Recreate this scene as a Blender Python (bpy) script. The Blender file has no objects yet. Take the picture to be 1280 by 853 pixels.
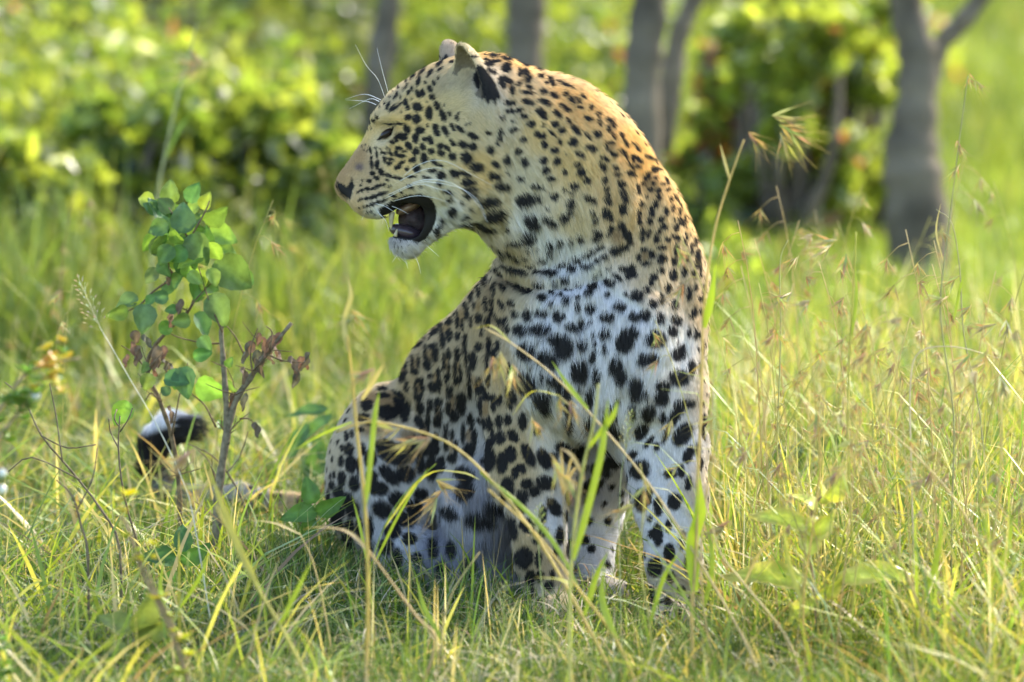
import bpy, math, random
import numpy as np
from mathutils import Vector, Matrix

# ------------------------------------------------------------------ camera, light, exposure
sc = bpy.context.scene
S = 0.0012          # metres per photograph pixel at the leopard
D = 10.5            # camera to leopard
H = 1.9             # camera height
TH = math.asin(H / math.hypot(D, 353.5 * S)) - math.atan(353.5 * S / D)
cam_d = bpy.data.cameras.new("camera")
cam = bpy.data.objects.new("camera", cam_d)
sc.collection.objects.link(cam)
cam.location = (0, 0, H)
cam.rotation_euler = (math.pi / 2 - TH, 0, 0)
cam_d.sensor_width = 36
cam_d.lens = 36 * D / (1280 * S)
cam_d.clip_start = 0.5
cam_d.clip_end = 2000
cam_d.dof.use_dof = True
cam_d.dof.focus_distance = D + 0.0
cam_d.dof.aperture_fstop = 3.1
sc.camera = cam

SUN_DIR = Vector((0.62, 0.62, 0.72)).normalized()      # towards the sun: behind and to the right
world = bpy.data.worlds.new("World"); sc.world = world; world.use_nodes = True
nt = world.node_tree; nt.nodes.clear()
sky = nt.nodes.new("ShaderNodeTexSky"); sky.sky_type = 'NISHITA'; sky.sun_disc = False
sky.sun_elevation = math.asin(SUN_DIR.z)
sky.sun_rotation = math.atan2(SUN_DIR.x, SUN_DIR.y)
sky.air_density = 1.0; sky.dust_density = 1.6
bg = nt.nodes.new("ShaderNodeBackground"); bg.inputs[1].default_value = 0.15
wo = nt.nodes.new("ShaderNodeOutputWorld")
nt.links.new(sky.outputs[0], bg.inputs[0]); nt.links.new(bg.outputs[0], wo.inputs[0])
sun_d = bpy.data.lights.new("sun", 'SUN'); sun = bpy.data.objects.new("sun", sun_d)
sun_d.energy = 2.3; sun_d.angle = math.radians(0.5); sun_d.color = (1.0, 0.92, 0.79)
sun.rotation_euler = SUN_DIR.to_track_quat('Z', 'Y').to_euler()
sun.location = (0, 0, 30)
sc.collection.objects.link(sun)
sc.view_settings.view_transform = 'Standard'; sc.view_settings.look = 'None'
sc.view_settings.exposure = 2.15; sc.view_settings.gamma = 1.0
sc.cycles.max_bounces = 6; sc.cycles.diffuse_bounces = 3; sc.cycles.glossy_bounces = 2
sc.cycles.transmission_bounces = 4; sc.cycles.transparent_max_bounces = 4
sc.cycles.sample_clamp_indirect = 6
sc.cycles.use_denoising = True
sc.cycles_curves.shape = 'RIBBONS' if hasattr(sc, 'cycles_curves') else None

rng = np.random.default_rng(7)
rnd = random.Random(11)
cT, sT = math.cos(TH), math.sin(TH)

def W(px, py, dep=0.0):
    """photograph pixel + depth (in leopard pixels, 1 = 1.2 mm behind the focus plane) -> world"""
    t = D + dep * S
    u = (px - 640) * S * t / D
    v = (py - 426.5) * S * t / D
    return Vector((u, t * cT - v * sT, H - t * sT - v * cT))

def Wn(p):
    t = D + p[:, 2] * S
    u = (p[:, 0] - 640) * S * t / D
    v = (p[:, 1] - 426.5) * S * t / D
    return np.stack([u, t * cT - v * sT, H - t * sT - v * cT], 1)

def Wt(px, py, t):
    return W(px, py, (t - D) / S)

def gy(t, z=0.0):
    """photograph row of the ground at distance t"""
    return 426.5 + (H - z - t * sT) / cT * D / (S * t)

# ------------------------------------------------------------------ object helpers
col = sc.collection
def tag(o, label=None, cat=None, group=None, kind=None):
    if label: o['label'] = label
    if cat: o['category'] = cat
    if group: o['group'] = group
    if kind: o['kind'] = kind
    return o
def empty(name, loc, label=None, cat=None, group=None, kind=None):
    o = bpy.data.objects.new(name, None); o.location = loc; o.empty_display_size = 0.05
    col.objects.link(o); return tag(o, label, cat, group, kind)
def put(name, me, parent=None, loc=None):
    o = bpy.data.objects.new(name, me); col.objects.link(o)
    if parent is not None: o.parent = parent
    if loc is not None: o.location = loc
    return o

class MB:
    """collects vertices, faces and a colour per vertex, in world metres"""
    def __init__(s): s.v = []; s.f = []; s.c = []
    def add(s, verts, faces, color):
        n = len(s.v); s.v += [tuple(p) for p in verts]
        s.f += [tuple(i + n for i in f) for f in faces]
        if isinstance(color, list): s.c += color
        else: s.c += [color] * len(verts)
    def tube(s, pts, radii, color, n=6):
        pts = [Vector(p) for p in pts]; vs = []; fs = []; cs = []
        up = Vector((0.3, 0.9, 0.2)); m = len(pts)
        for i, p in enumerate(pts):
            d = (pts[min(i + 1, m - 1)] - pts[max(i - 1, 0)])
            if d.length < 1e-9: d = Vector((0, 0, 1))
            d.normalize(); a = d.cross(up)
            if a.length < 1e-3: a = d.cross(Vector((1, 0, 0)))
            a.normalize(); b = d.cross(a); r = radii[i] if hasattr(radii, '__len__') else radii
            for k in range(n):
                q = 2 * math.pi * k / n
                vs.append(p + (a * math.cos(q) + b * math.sin(q)) * r)
                cs.append(color[i] if isinstance(color, list) else color)
        for i in range(m - 1):
            for k in range(n):
                k2 = (k + 1) % n
                fs.append((i * n + k, i * n + k2, (i + 1) * n + k2, (i + 1) * n + k))
        fs.append(tuple(range(n))[::-1]); fs.append(tuple((m - 1) * n + k for k in range(n)))
        s.add(vs, fs, cs)
    def ribbon(s, pts, widths, side, color, fold=0.25):
        """leaf or blade: folded strip along pts; side = direction across"""
        pts = [Vector(p) for p in pts]; vs = []; fs = []; cs = []; m = len(pts)
        side = Vector(side).normalized()
        for i, p in enumerate(pts):
            d = (pts[min(i + 1, m - 1)] - pts[max(i - 1, 0)])
            d = d.normalized() if d.length > 0 else Vector((0, 0, 1))
            a = side - d * side.dot(d)
            a = a.normalized() if a.length > 1e-4 else Vector((1, 0, 0))
            nrm = a.cross(d); w = widths[i] / 2
            vs += [p - a * w + nrm * w * fold, p, p + a * w + nrm * w * fold]
            c = color[i] if isinstance(color, list) else color; cs += [c, c, c]
        for i in range(m - 1):
            q = i * 3
            fs += [(q, q + 1, q + 4, q + 3), (q + 1, q + 2, q + 5, q + 4)]
        s.add(vs, fs, cs)
    def mesh(s, name, mat, origin=Vector((0, 0, 0)), smooth=True):
        me = bpy.data.meshes.new(name)
        me.from_pydata([(a[0] - origin[0], a[1] - origin[1], a[2] - origin[2]) for a in s.v], [], s.f)
        at = me.color_attributes.new('Col', 'FLOAT_COLOR', 'POINT')
        at.data.foreach_set('color', np.array([(c[0], c[1], c[2], 1) for c in s.c], np.float32).ravel())
        if smooth: me.polygons.foreach_set('use_smooth', [True] * len(me.polygons))
        me.materials.append(mat); me.update(); return me

def np_mesh(name, V, F, C, mat, smooth=True):
    me = bpy.data.meshes.new(name)
    V = np.ascontiguousarray(V, np.float32); F = np.ascontiguousarray(F, np.int32); k = F.shape[1]
    me.vertices.add(len(V)); me.vertices.foreach_set('co', V.ravel())
    me.loops.add(F.size); me.loops.foreach_set('vertex_index', F.ravel())
    me.polygons.add(len(F)); me.polygons.foreach_set('loop_start', np.arange(0, F.size, k, dtype=np.int32))
    me.polygons.foreach_set('loop_total', np.full(len(F), k, np.int32))
    me.polygons.foreach_set('use_smooth', np.full(len(F), smooth))
    at = me.color_attributes.new('Col', 'FLOAT_COLOR', 'POINT')
    at.data.foreach_set('color', np.concatenate([C, np.ones((len(C), 1))], 1).astype(np.float32).ravel())
    me.update(calc_edges=True); me.validate(); me.materials.append(mat); return me

# ------------------------------------------------------------------ materials
def base_mat(name):
    m = bpy.data.materials.new(name); m.use_nodes = True; n = m.node_tree; n.nodes.clear()
    out = n.nodes.new("ShaderNodeOutputMaterial"); return m, n, out
def leaf_mat(name, trans=0.45, gloss=0.06, rough=0.4, tint=(1.15, 1.1, 0.55), noise=0.25, scale=60):
    m, n, out = base_mat(name); L = n.links.new
    a = n.nodes.new("ShaderNodeAttribute"); a.attribute_name = 'Col'
    tc = n.nodes.new("ShaderNodeTexCoord")
    nz = n.nodes.new("ShaderNodeTexNoise"); nz.inputs['Scale'].default_value = scale; nz.inputs['Detail'].default_value = 3
    L(tc.outputs['Object'], nz.inputs['Vector'])
    mr = n.nodes.new("ShaderNodeMapRange"); mr.inputs[1].default_value = 0.3; mr.inputs[2].default_value = 0.7
    mr.inputs[3].default_value = 1 - noise; mr.inputs[4].default_value = 1 + noise
    L(nz.outputs[0], mr.inputs[0])
    vm = n.nodes.new("ShaderNodeVectorMath"); vm.operation = 'SCALE'
    L(a.outputs['Color'], vm.inputs[0]); L(mr.outputs[0], vm.inputs['Scale'])
    p = n.nodes.new("ShaderNodeBsdfPrincipled"); p.inputs['Roughness'].default_value = rough
    p.inputs['Specular IOR Level'].default_value = gloss * 8
    L(vm.outputs[0], p.inputs['Base Color'])
    t = n.nodes.new("ShaderNodeBsdfTranslucent")
    v2 = n.nodes.new("ShaderNodeVectorMath"); v2.operation = 'MULTIPLY'; v2.inputs[1].default_value = tint
    L(vm.outputs[0], v2.inputs[0]); L(v2.outputs[0], t.inputs[0])
    mx = n.nodes.new("ShaderNodeMixShader"); mx.inputs[0].default_value = trans
    L(p.outputs[0], mx.inputs[1]); L(t.outputs[0], mx.inputs[2]); L(mx.outputs[0], out.inputs[0])
    return m
def solid_mat(name, rough=0.8, spec=0.3, noise=0.3, scale=80, bump=0.3, color=None, dist=0.002):
    m, n, out = base_mat(name); L = n.links.new
    p = n.nodes.new("ShaderNodeBsdfPrincipled"); p.inputs['Roughness'].default_value = rough
    p.inputs['Specular IOR Level'].default_value = spec
    tc = n.nodes.new("ShaderNodeTexCoord")
    nz = n.nodes.new("ShaderNodeTexNoise"); nz.inputs['Scale'].default_value = scale; nz.inputs['Detail'].default_value = 5
    L(tc.outputs['Object'], nz.inputs['Vector'])
    mr = n.nodes.new("ShaderNodeMapRange"); mr.inputs[1].default_value = 0.3; mr.inputs[2].default_value = 0.7
    mr.inputs[3].default_value = 1 - noise; mr.inputs[4].default_value = 1 + noise; L(nz.outputs[0], mr.inputs[0])
    vm = n.nodes.new("ShaderNodeVectorMath"); vm.operation = 'SCALE'; L(mr.outputs[0], vm.inputs['Scale'])
    if color is None:
        a = n.nodes.new("ShaderNodeAttribute"); a.attribute_name = 'Col'; L(a.outputs['Color'], vm.inputs[0])
    else: vm.inputs[0].default_value = color
    L(vm.outputs[0], p.inputs['Base Color'])
    b = n.nodes.new("ShaderNodeBump"); b.inputs['Strength'].default_value = bump; b.inputs['Distance'].default_value = dist
    L(nz.outputs[0], b.inputs['Height']); L(b.outputs[0], p.inputs['Normal'])
    L(p.outputs[0], out.inputs[0]); return m
NFUR = 540000
# ------------------------------------------------------------------ coat markings
# each tile: origin x, y, scale, then marks "x,y,r_long,r_short,angle" (tile units)
TILES = [
(410,50,7.108,"748,330,35,14,-50;830,290,40,12,-45;802,370,38,18,-75;683,372,12,12;685,425,36,10,-48;740,440,20,12,-80;712,472,20,12,-70;618,430,14,10,-60;600,505,36,9,-60;642,512,16,8,-80;545,515,12,8,-45;575,465,8,6;795,480,38,18,60;838,475,20,32;740,528,8,8;688,562,28,18,85;705,608,20,18;790,600,42,32,20;527,590,32,14,-65;600,605,60,12,-35;565,610,36,10,-40;648,646,8,8;708,690,32,20,-35;783,705,34,36;700,795,36,22,60;812,805,36,30;655,845,44,14,-10;585,745,85,10;432,690,18,12,70;403,718,14,12;370,735,26,8,75;328,760,10,6;350,797,14,6,90;382,792,14,6,90;325,798,8,6;495,572,10,6;450,600,12,8"),
(520,50,7.108,"120,300,40,16,-55;200,220,40,16,-40;205,270,34,10,-35;195,345,12,12;78,380,14,10,90;155,388,24,12,70;55,470,20,30;118,440,28,18,60;138,508,24,20,40;95,550,8,8;185,588,34,22,65;115,655,50,28,88;237,672,48,22,70;247,582,12,8,60;295,660,22,14,60;373,658,12,10;360,698,26,16,60;320,775,34,16,60;390,790,42,16,38;170,770,28,22;97,763,12,10;180,825,35,22,60;255,810,46,22,65;443,752,10,8;475,740,10,8;640,826,24,12,30;505,150,45,8;685,145,45,14,3;690,192,50,14;640,217,40,16,15;795,170,45,14,15;795,245,38,38;665,275,45,16,30;757,380,52,24,70;808,355,44,16,40;825,555,42,22,5;830,628,36,18,15;750,692,16,16;777,667,8,10;748,815,20,18;840,795,20,18"),
(410,160,7.108,"365,473,22,14;300,466,12,8;285,510,10,8;265,570,14,10;297,553,16,12;347,545,22,16;410,535,32,14,-20;468,508,38,12,-12;273,647,12,8;302,633,14,12;340,628,20,12;400,615,32,16,-15;470,588,56,14,-22;275,711,8,6;317,702,12,8;349,694,14,12;388,683,18,14;440,660,28,12,-20;490,645,34,12,-28;310,740,6,6;346,747,8,8;378,741,12,10;410,768,8,6;395,408,20,18;428,445,26,16,10;470,395,32,20,60;436,330,36,18,-80;385,325,36,14,85;383,268,16,10,90;432,240,32,10,85;375,200,30,10,80;345,205,10,8;315,200,8,6;328,150,8,6;300,170,6,5;420,180,14,8;500,282,26,14,85;503,225,18,12;473,220,18,10,-70;555,230,24,14,35;550,190,16,8,90;462,185,8,6;522,180,12,8;560,280,30,12,20;540,315,22,18;570,130,20,16;625,180,28,16,10;675,210,22,10;600,218,16,14;640,250,45,16,12;655,307,26,14,-20;617,345,30,20,-25;700,362,16,14;605,105,18,20;655,80,42,26,10;775,90,26,36;715,160,34,24,60;778,208,26,28;747,283,30,20,-10;785,360,28,30;838,168,20,26;843,270,18,40;535,420,34,12,15;605,443,50,12,10;523,462,18,8;547,518,18,8,-20;735,432,44,10,-5;720,507,24,8;728,530,30,8;823,520,14,8;575,600,28,14;655,572,18,10"),
(520,160,7.108,"75,100,18,20;125,110,38,22,65;62,165,28,16,50;135,205,26,22;210,158,26,22;275,178,36,16,45;325,135,34,16,45;218,220,30,24,30;322,255,34,28,60;70,270,40,26,88;160,305,32,16,50;205,332,32,14,15;140,378,36,16,-5;218,420,36,32;82,443,32,12,5;195,498,32,12,5;40,522,20,6;505,68,44,22,30;415,145,40,24,30;490,160,44,28,10;443,262,48,40,35;535,350,52,36;430,405,50,18,25;340,403,42,28,10;462,480,55,28;475,545,60,18;480,598,60,20,-5;285,565,42,16,15;302,635,30,18;405,666,18,12;318,738,40,32,-20;480,715,16,10;430,785,36,16,-15;232,815,20,18,-60;650,650,80,36,-10;580,645,40,16;640,615,25,15;690,765,90,42,-12;450,845,70,14,-10;560,840,40,14;655,190,32,30,40;705,320,36,22,45;690,425,52,28,8;762,515,62,32,8;806,282,30,36;815,400,18,12,30;750,35,20,26;745,90,24,16,40;718,137,22,12,50"),
(460,230,7.108,"635,370,40,14,-45;610,430,22,22"),
(620,60,5.331,"60,75,42,10,15;62,132,30,30;8,92,14,8;35,232,42,18,75;68,215,42,14,45;102,282,30,18,90;90,362,36,18,5;95,418,28,14,5;150,412,22,16;143,238,18,20;172,100,50,16,30;150,165,30,16,90;190,165,30,20,50;208,200,30,24,70;212,265,26,16,20;195,298,44,14,12;208,360,40,16,20;185,452,26,16;270,135,38,12,25;290,188,24,16;330,232,18,12;360,215,30,14,50;372,245,18,18;310,290,26,20,20;380,318,34,16,35;318,362,44,18,30;295,430,38,24,40;315,465,26,12,20;405,438,34,18,45;450,400,44,16,30;388,508,22,22;433,552,24,22;230,503,28,22;105,487,14,8;30,465,12,12;110,540,28,14;25,560,18,14;22,602,18,14;8,640,12,14;180,608,22,18;270,572,22,20;305,582,22,22;315,516,12,12;370,570,36,8,45;420,620,22,12,60;322,645,26,22,40;383,683,28,18,-5;148,683,28,20;72,743,24,28;187,758,24,28;75,832,14,8,20;8,775,12,16;315,748,26,24;407,753,26,22;327,810,24,24;455,822,16,16;465,698,10,6;478,487,28,14,50;525,545,44,18,45;510,625,30,28;608,470,30,18,5;610,585,34,10,50;670,572,28,24,20;628,665,40,22,20;552,705,38,18,30;540,775,22,18;568,825,34,26;460,308,20,16;500,350,30,12,50;555,398,24,12,10;540,345,30,10,40;455,245,60,10,25;575,325,24,10,40;628,398,16,20;675,440,16,18;685,495,30,12,65;705,785,40,20,55;725,735,32,14,30;735,650,34,12,80;765,630,24,10,10;780,705,30,14,30;750,480,30,12,30;770,500,34,12,60;745,540,26,12,80;775,585,28,10,60;830,580,20,12,40;835,690,24,14,30;795,795,22,16,50;800,840,22,14"),
(600,220,5.331,"50,345,55,20,15;270,15,28,16;475,15,32,14,15;378,70,42,16,10;625,65,30,22;710,25,28,22;825,20,22,22;560,90,20,8,40;600,112,16,10,30;495,132,30,20;300,155,60,40;365,140,50,20,20;730,150,46,20,25;600,180,30,32;590,245,24,16;560,275,30,28,40;450,212,18,8;348,300,60,36,30;470,298,58,24,30;330,395,46,36,30;270,435,90,16,-5;185,350,16,14;745,238,16,16;765,285,22,14;780,375,36,22,40;775,410,26,22;665,412,26,22;600,433,24,16;530,437,24,22;468,455,26,22;460,510,18,26;415,550,30,18;380,475,10,8;318,490,14,12;300,540,22,12;215,525,60,14,35;140,500,40,12,50;240,625,90,20,18;115,530,40,10,65;335,600,34,12,15;385,635,28,16;470,640,50,24,5;535,592,26,20;580,575,30,14,10;615,615,30,24;650,555,36,20,25;715,515,40,20,-30;790,475,34,16,-25;700,600,34,16,5;742,590,22,12;785,562,20,14;828,535,22,20;805,640,14,8;765,662,16,10;840,620,10,8;565,688,28,22;655,728,24,20;750,735,32,24;730,778,28,22;840,705,20,24;495,712,24,14,20;395,722,40,16,15;480,775,28,14,40;540,790,12,14;585,755,32,10,5;575,825,24,28;420,810,36,24;650,808,16,16;245,730,62,26,25;315,770,38,20,5;150,740,30,10,60;120,635,34,14,60;100,740,30,10,65;215,835,24,14;840,150,16,24;830,240,16,30"),
(740,160,5.331,"190,45,20,14,60;215,95,34,10,55;230,110,30,8,70;290,125,36,10,50;275,110,20,8,20;200,165,34,12,50;222,190,20,10,70;295,200,40,14,35;265,205,24,10,80;298,252,22,12,10;315,215,20,14,60;380,195,44,12,25;250,245,40,10,50;255,300,30,18,25;150,262,24,14,60;165,305,20,14;79,343,22,26;98,402,20,18;102,450,22,20;105,492,24,18;108,572,46,26,60;10,482,20,16;8,560,14,16;18,605,22,18;190,370,30,26,60;210,450,45,24,70;205,535,40,26,-80;120,680,40,18,-65;200,650,36,24,70;235,720,60,26,65;200,795,45,24,-10;145,815,32,28;405,275,22,24;440,270,24,8,20;360,318,34,20,-60;333,365,12,16;405,362,16,14;417,332,12,12;468,368,16,12;495,408,16,12;490,350,30,8,60;383,408,16,16;438,413,18,18;438,458,20,22;298,385,16,20;302,420,14,24;363,455,10,16;320,497,18,22;420,507,20,26;515,470,16,20;395,555,20,32;490,555,16,30;530,530,14,26;378,615,20,22;305,565,18,34;310,615,16,26;462,608,20,24;552,655,18,28;578,612,12,28;475,655,22,18;440,685,24,16,-50;372,700,22,26;330,690,14,34;330,730,16,22;425,735,20,28;500,738,16,18;550,725,32,18,25;615,735,14,44;460,790,34,16,-5;555,805,20,36;345,805,24,16;680,750,14,34;655,800,10,40;555,470,40,8,60;610,610,10,40;575,550,10,24;540,600,8,14"),
(740,300,5.331,"310,105,18,28;395,90,20,32;352,150,34,16,-5;460,122,30,34;540,135,20,30;628,108,14,30;695,120,20,60;680,150,12,30;80,108,24,22;35,135,20,18;458,200,18,22;612,205,22,36;535,225,28,40;672,218,20,22;712,200,8,60;215,190,40,22,20;262,190,26,34;240,235,24,26;280,230,22,20;165,245,38,16,40;115,282,38,26,10;95,195,12,8;60,212,10,8;20,238,14,8;125,183,10,8;12,305,22,28;100,360,20,18;222,358,14,16;298,370,38,38;365,332,22,26;412,245,26,24;392,280,20,22;497,320,24,32;580,330,24,28;595,300,16,20;643,350,18,50;685,315,14,26;740,308,10,24;405,422,28,26;458,388,22,38;190,440,42,28,5;542,422,28,32;680,470,16,36;660,505,14,24;710,390,10,20;732,388,10,22;97,505,50,32;287,508,38,30;350,497,34,38;447,515,26,38;553,528,36,34;530,600,32,34;5,445,14,24;88,622,36,34;15,635,14,26;28,690,10,16;80,715,16,36;255,610,58,40;210,680,58,60;235,650,50,50;424,655,62,54;568,750,50,44,-20;600,715,24,30;640,615,16,30;685,620,14,40;400,790,40,42;340,790,44,44;160,825,40,40;655,830,26,30;18,770,18,40;730,710,12,50;770,560,8,30"),
(600,360,5.331,"150,110,34,12,65;215,95,26,18,30;245,170,30,18,40;170,225,34,22,50;190,270,28,18,20;110,190,40,10,60;328,178,30,32;418,162,38,24;483,105,12,14;525,182,38,34;648,122,18,24;735,130,32,30;280,272,42,32,20;405,268,60,34;600,250,28,26;632,268,20,20;678,232,28,34;742,222,12,20;500,335,45,30;560,390,55,60;530,350,50,40;682,368,38,34;762,312,14,24;775,372,12,16;315,415,54,48,20;430,455,40,48;490,485,34,40;400,348,12,12;665,545,60,66;755,450,20,34;778,570,20,50;305,625,72,62,40;350,520,12,10;410,590,12,40;500,610,48,34,20;560,680,50,40,45;730,720,30,56;400,735,46,44;430,790,30,30;460,690,14,20;210,710,56,26,60;135,745,16,34;95,770,18,44;200,780,30,14,60;200,550,16,50;655,670,14,18;590,775,24,50;40,110,12,44;75,130,8,50;65,390,18,50;55,600,14,50;20,280,10,40;45,500,10,50;120,380,12,30;30,700,14,40"),
(740,440,5.331,"160,90,40,50;190,150,36,50;30,150,20,50;290,235,44,68;5,290,14,60;570,165,60,46,15;470,225,44,36;455,305,44,38;372,395,42,50;330,525,55,36,-60;170,325,18,18;125,360,22,20;150,415,20,30;90,430,18,30;130,500,60,30,45;170,545,34,20;272,390,18,50;360,275,12,30;465,430,24,34;545,425,60,28,-65;580,360,34,40;600,545,75,45,-55;490,545,55,18,-70;640,340,40,24;655,100,20,50;380,595,44,14,-50;430,625,20,24;640,680,50,26,-70;330,770,50,40,-45;270,680,34,24,-20;520,810,36,24;590,790,24,40;110,665,26,28;30,785,30,30;120,740,56,34;740,450,16,40;730,520,14,40;700,650,16,40;720,740,14,40"),
(600,500,5.331,"20,155,22,36;60,155,16,40;45,290,36,36;50,390,55,70;90,720,56,40,30;40,800,60,34,20;160,620,22,60;5,40,14,60;130,140,20,40;186,125,24,36;225,235,44,30,50;140,245,28,42;95,250,12,50;205,360,34,48;150,415,32,60;275,455,34,26,30;235,485,20,34;285,140,28,50;375,205,20,26;322,365,74,30,65;425,390,65,34,65;490,380,24,30;185,580,40,60;312,555,36,30;365,605,34,32;435,550,55,42,10;282,640,38,36;262,705,40,46;490,710,60,34,60;310,830,45,30;560,330,60,40,40;610,370,60,50;680,350,40,44;590,140,24,60;720,160,24,50;780,460,40,40;845,430,24,40;850,350,20,24;740,580,44,50;800,560,40,14,-50;600,640,34,60;605,770,40,44;420,760,24,50;200,820,26,40"),
(600,620,5.331,"215,210,70,28,75;320,195,44,40;375,285,24,30;415,235,30,30;530,260,24,50;295,410,52,60;390,420,22,44;335,545,32,44;398,535,24,34;480,520,14,30;505,360,16,40;600,360,26,60;460,600,30,32;350,650,24,30;435,680,14,14;695,290,30,30;270,640,16,30;400,700,20,16"),
(740,580,3.878,"235,25,40,40;240,175,26,45;278,150,14,40;322,205,20,38;281,264,12,14;370,300,14,26;320,340,22,46;290,340,14,20;305,500,30,40;375,430,24,40;380,550,22,24;290,610,14,20;300,665,14,22;370,665,16,24;430,720,20,24;365,720,16,8;400,180,30,34;465,90,16,30;440,370,14,40;465,480,16,40;525,230,10,60;340,620,12,8;430,610,16,20;480,660,14,20;330,740,16,10"),
(480,320,5.331,"430,290,50,14,-60;305,405,20,16,-20;620,95,40,16,-55;515,170,45,12,-50;675,150,60,16,-85;585,250,50,22,80;630,180,14,40;475,310,22,24;520,265,14,30;440,245,24,10,-50;330,450,60,12,-80;372,375,30,14,80;378,430,14,50;345,505,34,18,-30;395,500,10,70;440,430,26,30;442,525,22,40;400,565,18,50;545,320,14,24;560,370,16,50;497,420,12,60;498,530,20,30;530,455,14,40;275,485,14,20;280,510,12,45;235,585,36,20,-20;225,530,14,30;287,640,14,50;352,640,24,60;335,600,30,20;300,720,28,40;200,720,12,60;240,700,12,45;215,770,28,20;120,790,10,50;155,740,10,50;140,800,16,30;408,700,12,60;440,650,16,36;440,760,12,60;420,810,14,30;495,650,20,45;480,750,12,60;515,780,12,60;497,820,26,28;545,600,16,60;555,690,12,50;605,690,24,60;550,540,18,30;640,240,14,34;680,320,12,30;610,330,12,24;640,410,24,34;690,440,14,40;590,430,12,40;700,600,16,60;735,650,18,40;640,600,24,34;765,105,16,34;745,210,12,34;795,210,34,12,45;735,270,8,36;790,320,40,16,60;760,420,44,12,70;820,440,20,40;710,400,10,50;730,340,8,60;770,590,12,34;575,780,16,50"),
(480,460,5.331,"240,80,26,18;262,120,14,50;220,120,12,40;235,190,26,24;160,120,16,30;320,50,18,14;335,120,30,30;375,90,14,60;370,20,16,30;430,160,12,45;455,150,10,40;435,265,20,36;470,315,28,36;520,235,30,62;510,190,24,28;575,140,18,50;595,170,24,30;640,110,22,50;310,240,18,40;295,340,16,70;370,215,26,24;350,250,14,40;362,350,26,36;385,280,10,40;633,275,26,46;660,368,18,36;695,360,16,40;690,190,34,24;572,330,16,32;590,370,14,40;533,430,16,60;605,470,18,60;570,550,36,44;417,415,18,46;460,440,16,30;420,510,16,30;487,540,16,60;465,595,34,28;690,505,36,36;690,610,50,66;725,430,14,70;350,470,20,40;330,530,40,50;740,220,16,40;775,210,14,36;245,260,24,40;240,360,44,24,60;110,175,44,14,25;130,260,50,50;30,300,60,40;320,670,50,34,60;385,640,28,50;545,700,60,40,20;560,800,50,50;270,500,20,60"),
(390,460,5.331,"475,140,30,14;585,172,40,18,20;480,185,40,16;600,240,60,24,35;620,290,34,60;500,290,50,36;370,245,36,34;345,330,40,22,-10;720,360,40,24,60;232,450,14,28;270,440,14,24;325,410,24,14;400,370,30,16;480,510,60,36;560,570,110,60,10;250,540,30,34;205,530,10,20;197,615,16,36;262,640,34,50;390,600,36,50;200,735,26,44;135,775,16,28;150,705,10,20;285,765,32,46;180,825,38,32,-30;400,720,40,34,20;510,710,75,34,45;440,800,60,40,10;620,700,60,50;700,520,80,50,30;720,640,30,50;800,660,40,70;310,650,12,50;340,540,14,40"),
(390,580,4.738,"100,210,12,50;160,280,34,36;150,340,50,26,60;215,215,30,40;240,265,36,40;222,380,26,50;280,370,20,50;415,265,55,40,35;345,380,20,60;505,210,50,40,20;600,260,38,46;540,325,60,40,5;640,175,40,30;475,395,44,40,20;575,445,40,30;440,490,40,40;505,560,30,50;190,480,30,40;230,500,20,50;720,500,30,50;820,280,50,28,30;900,150,40,44;830,500,30,50;980,320,56,40,20;930,610,44,56;100,420,12,40;340,500,24,40;620,560,34,30;770,620,40,40"),
]
TAN = [
(480,320,5.331,"350,450,16,45;425,480,26,30;525,400,20,50;605,215,14,40;255,530,18,34;320,655,22,34;220,715,14,40;427,710,12,50;500,730,14,40;580,700,18,50;710,620,12,36;400,300,20,20;490,260,20,30;140,760,14,30;640,320,14,40"),
(480,460,5.331,"245,130,14,50;350,70,18,34;465,230,18,50;600,90,20,50;365,285,16,40;678,270,18,44;568,450,16,44;455,510,16,40;70,190,60,30;270,420,30,60"),
(390,460,5.331,"500,230,70,40;400,200,50,40;420,400,90,50;400,760,26,20;650,450,60,40"),
(740,300,5.331,"350,100,24,30"),
(740,160,5.331,"290,225,24,20;380,360,60,60;110,130,26,26;170,720,40,50"),
(620,60,5.331,"520,350,40,30;760,520,30,40;760,660,24,26;180,200,30,30;80,245,14,24"),
]
TILES.append((460, 230, 7.108, "245,520,7,6;268,560,10,5,60;290,515,7,6;300,560,6,5;330,590,6,5;360,545,6,5;395,600,6,5;310,610,6,4;270,590,5,5;240,550,6,5"))
def parse(T):
    out = []
    for ox, oy, k, s in T:
        for e in s.split(';'):
            q = [float(v) for v in e.split(',')] + [0.0]
            out.append((ox + q[0] / k, oy + q[1] / k, q[2] / k * (1.12 if k > 7 else 1.08 if oy > 340 else 1), q[3] / k * (1.15 if k > 7 else 1.14 if oy > 340 else 1), math.radians(q[4])))
    return out
SPOTS = parse(TILES); TANS = parse(TAN)
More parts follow.
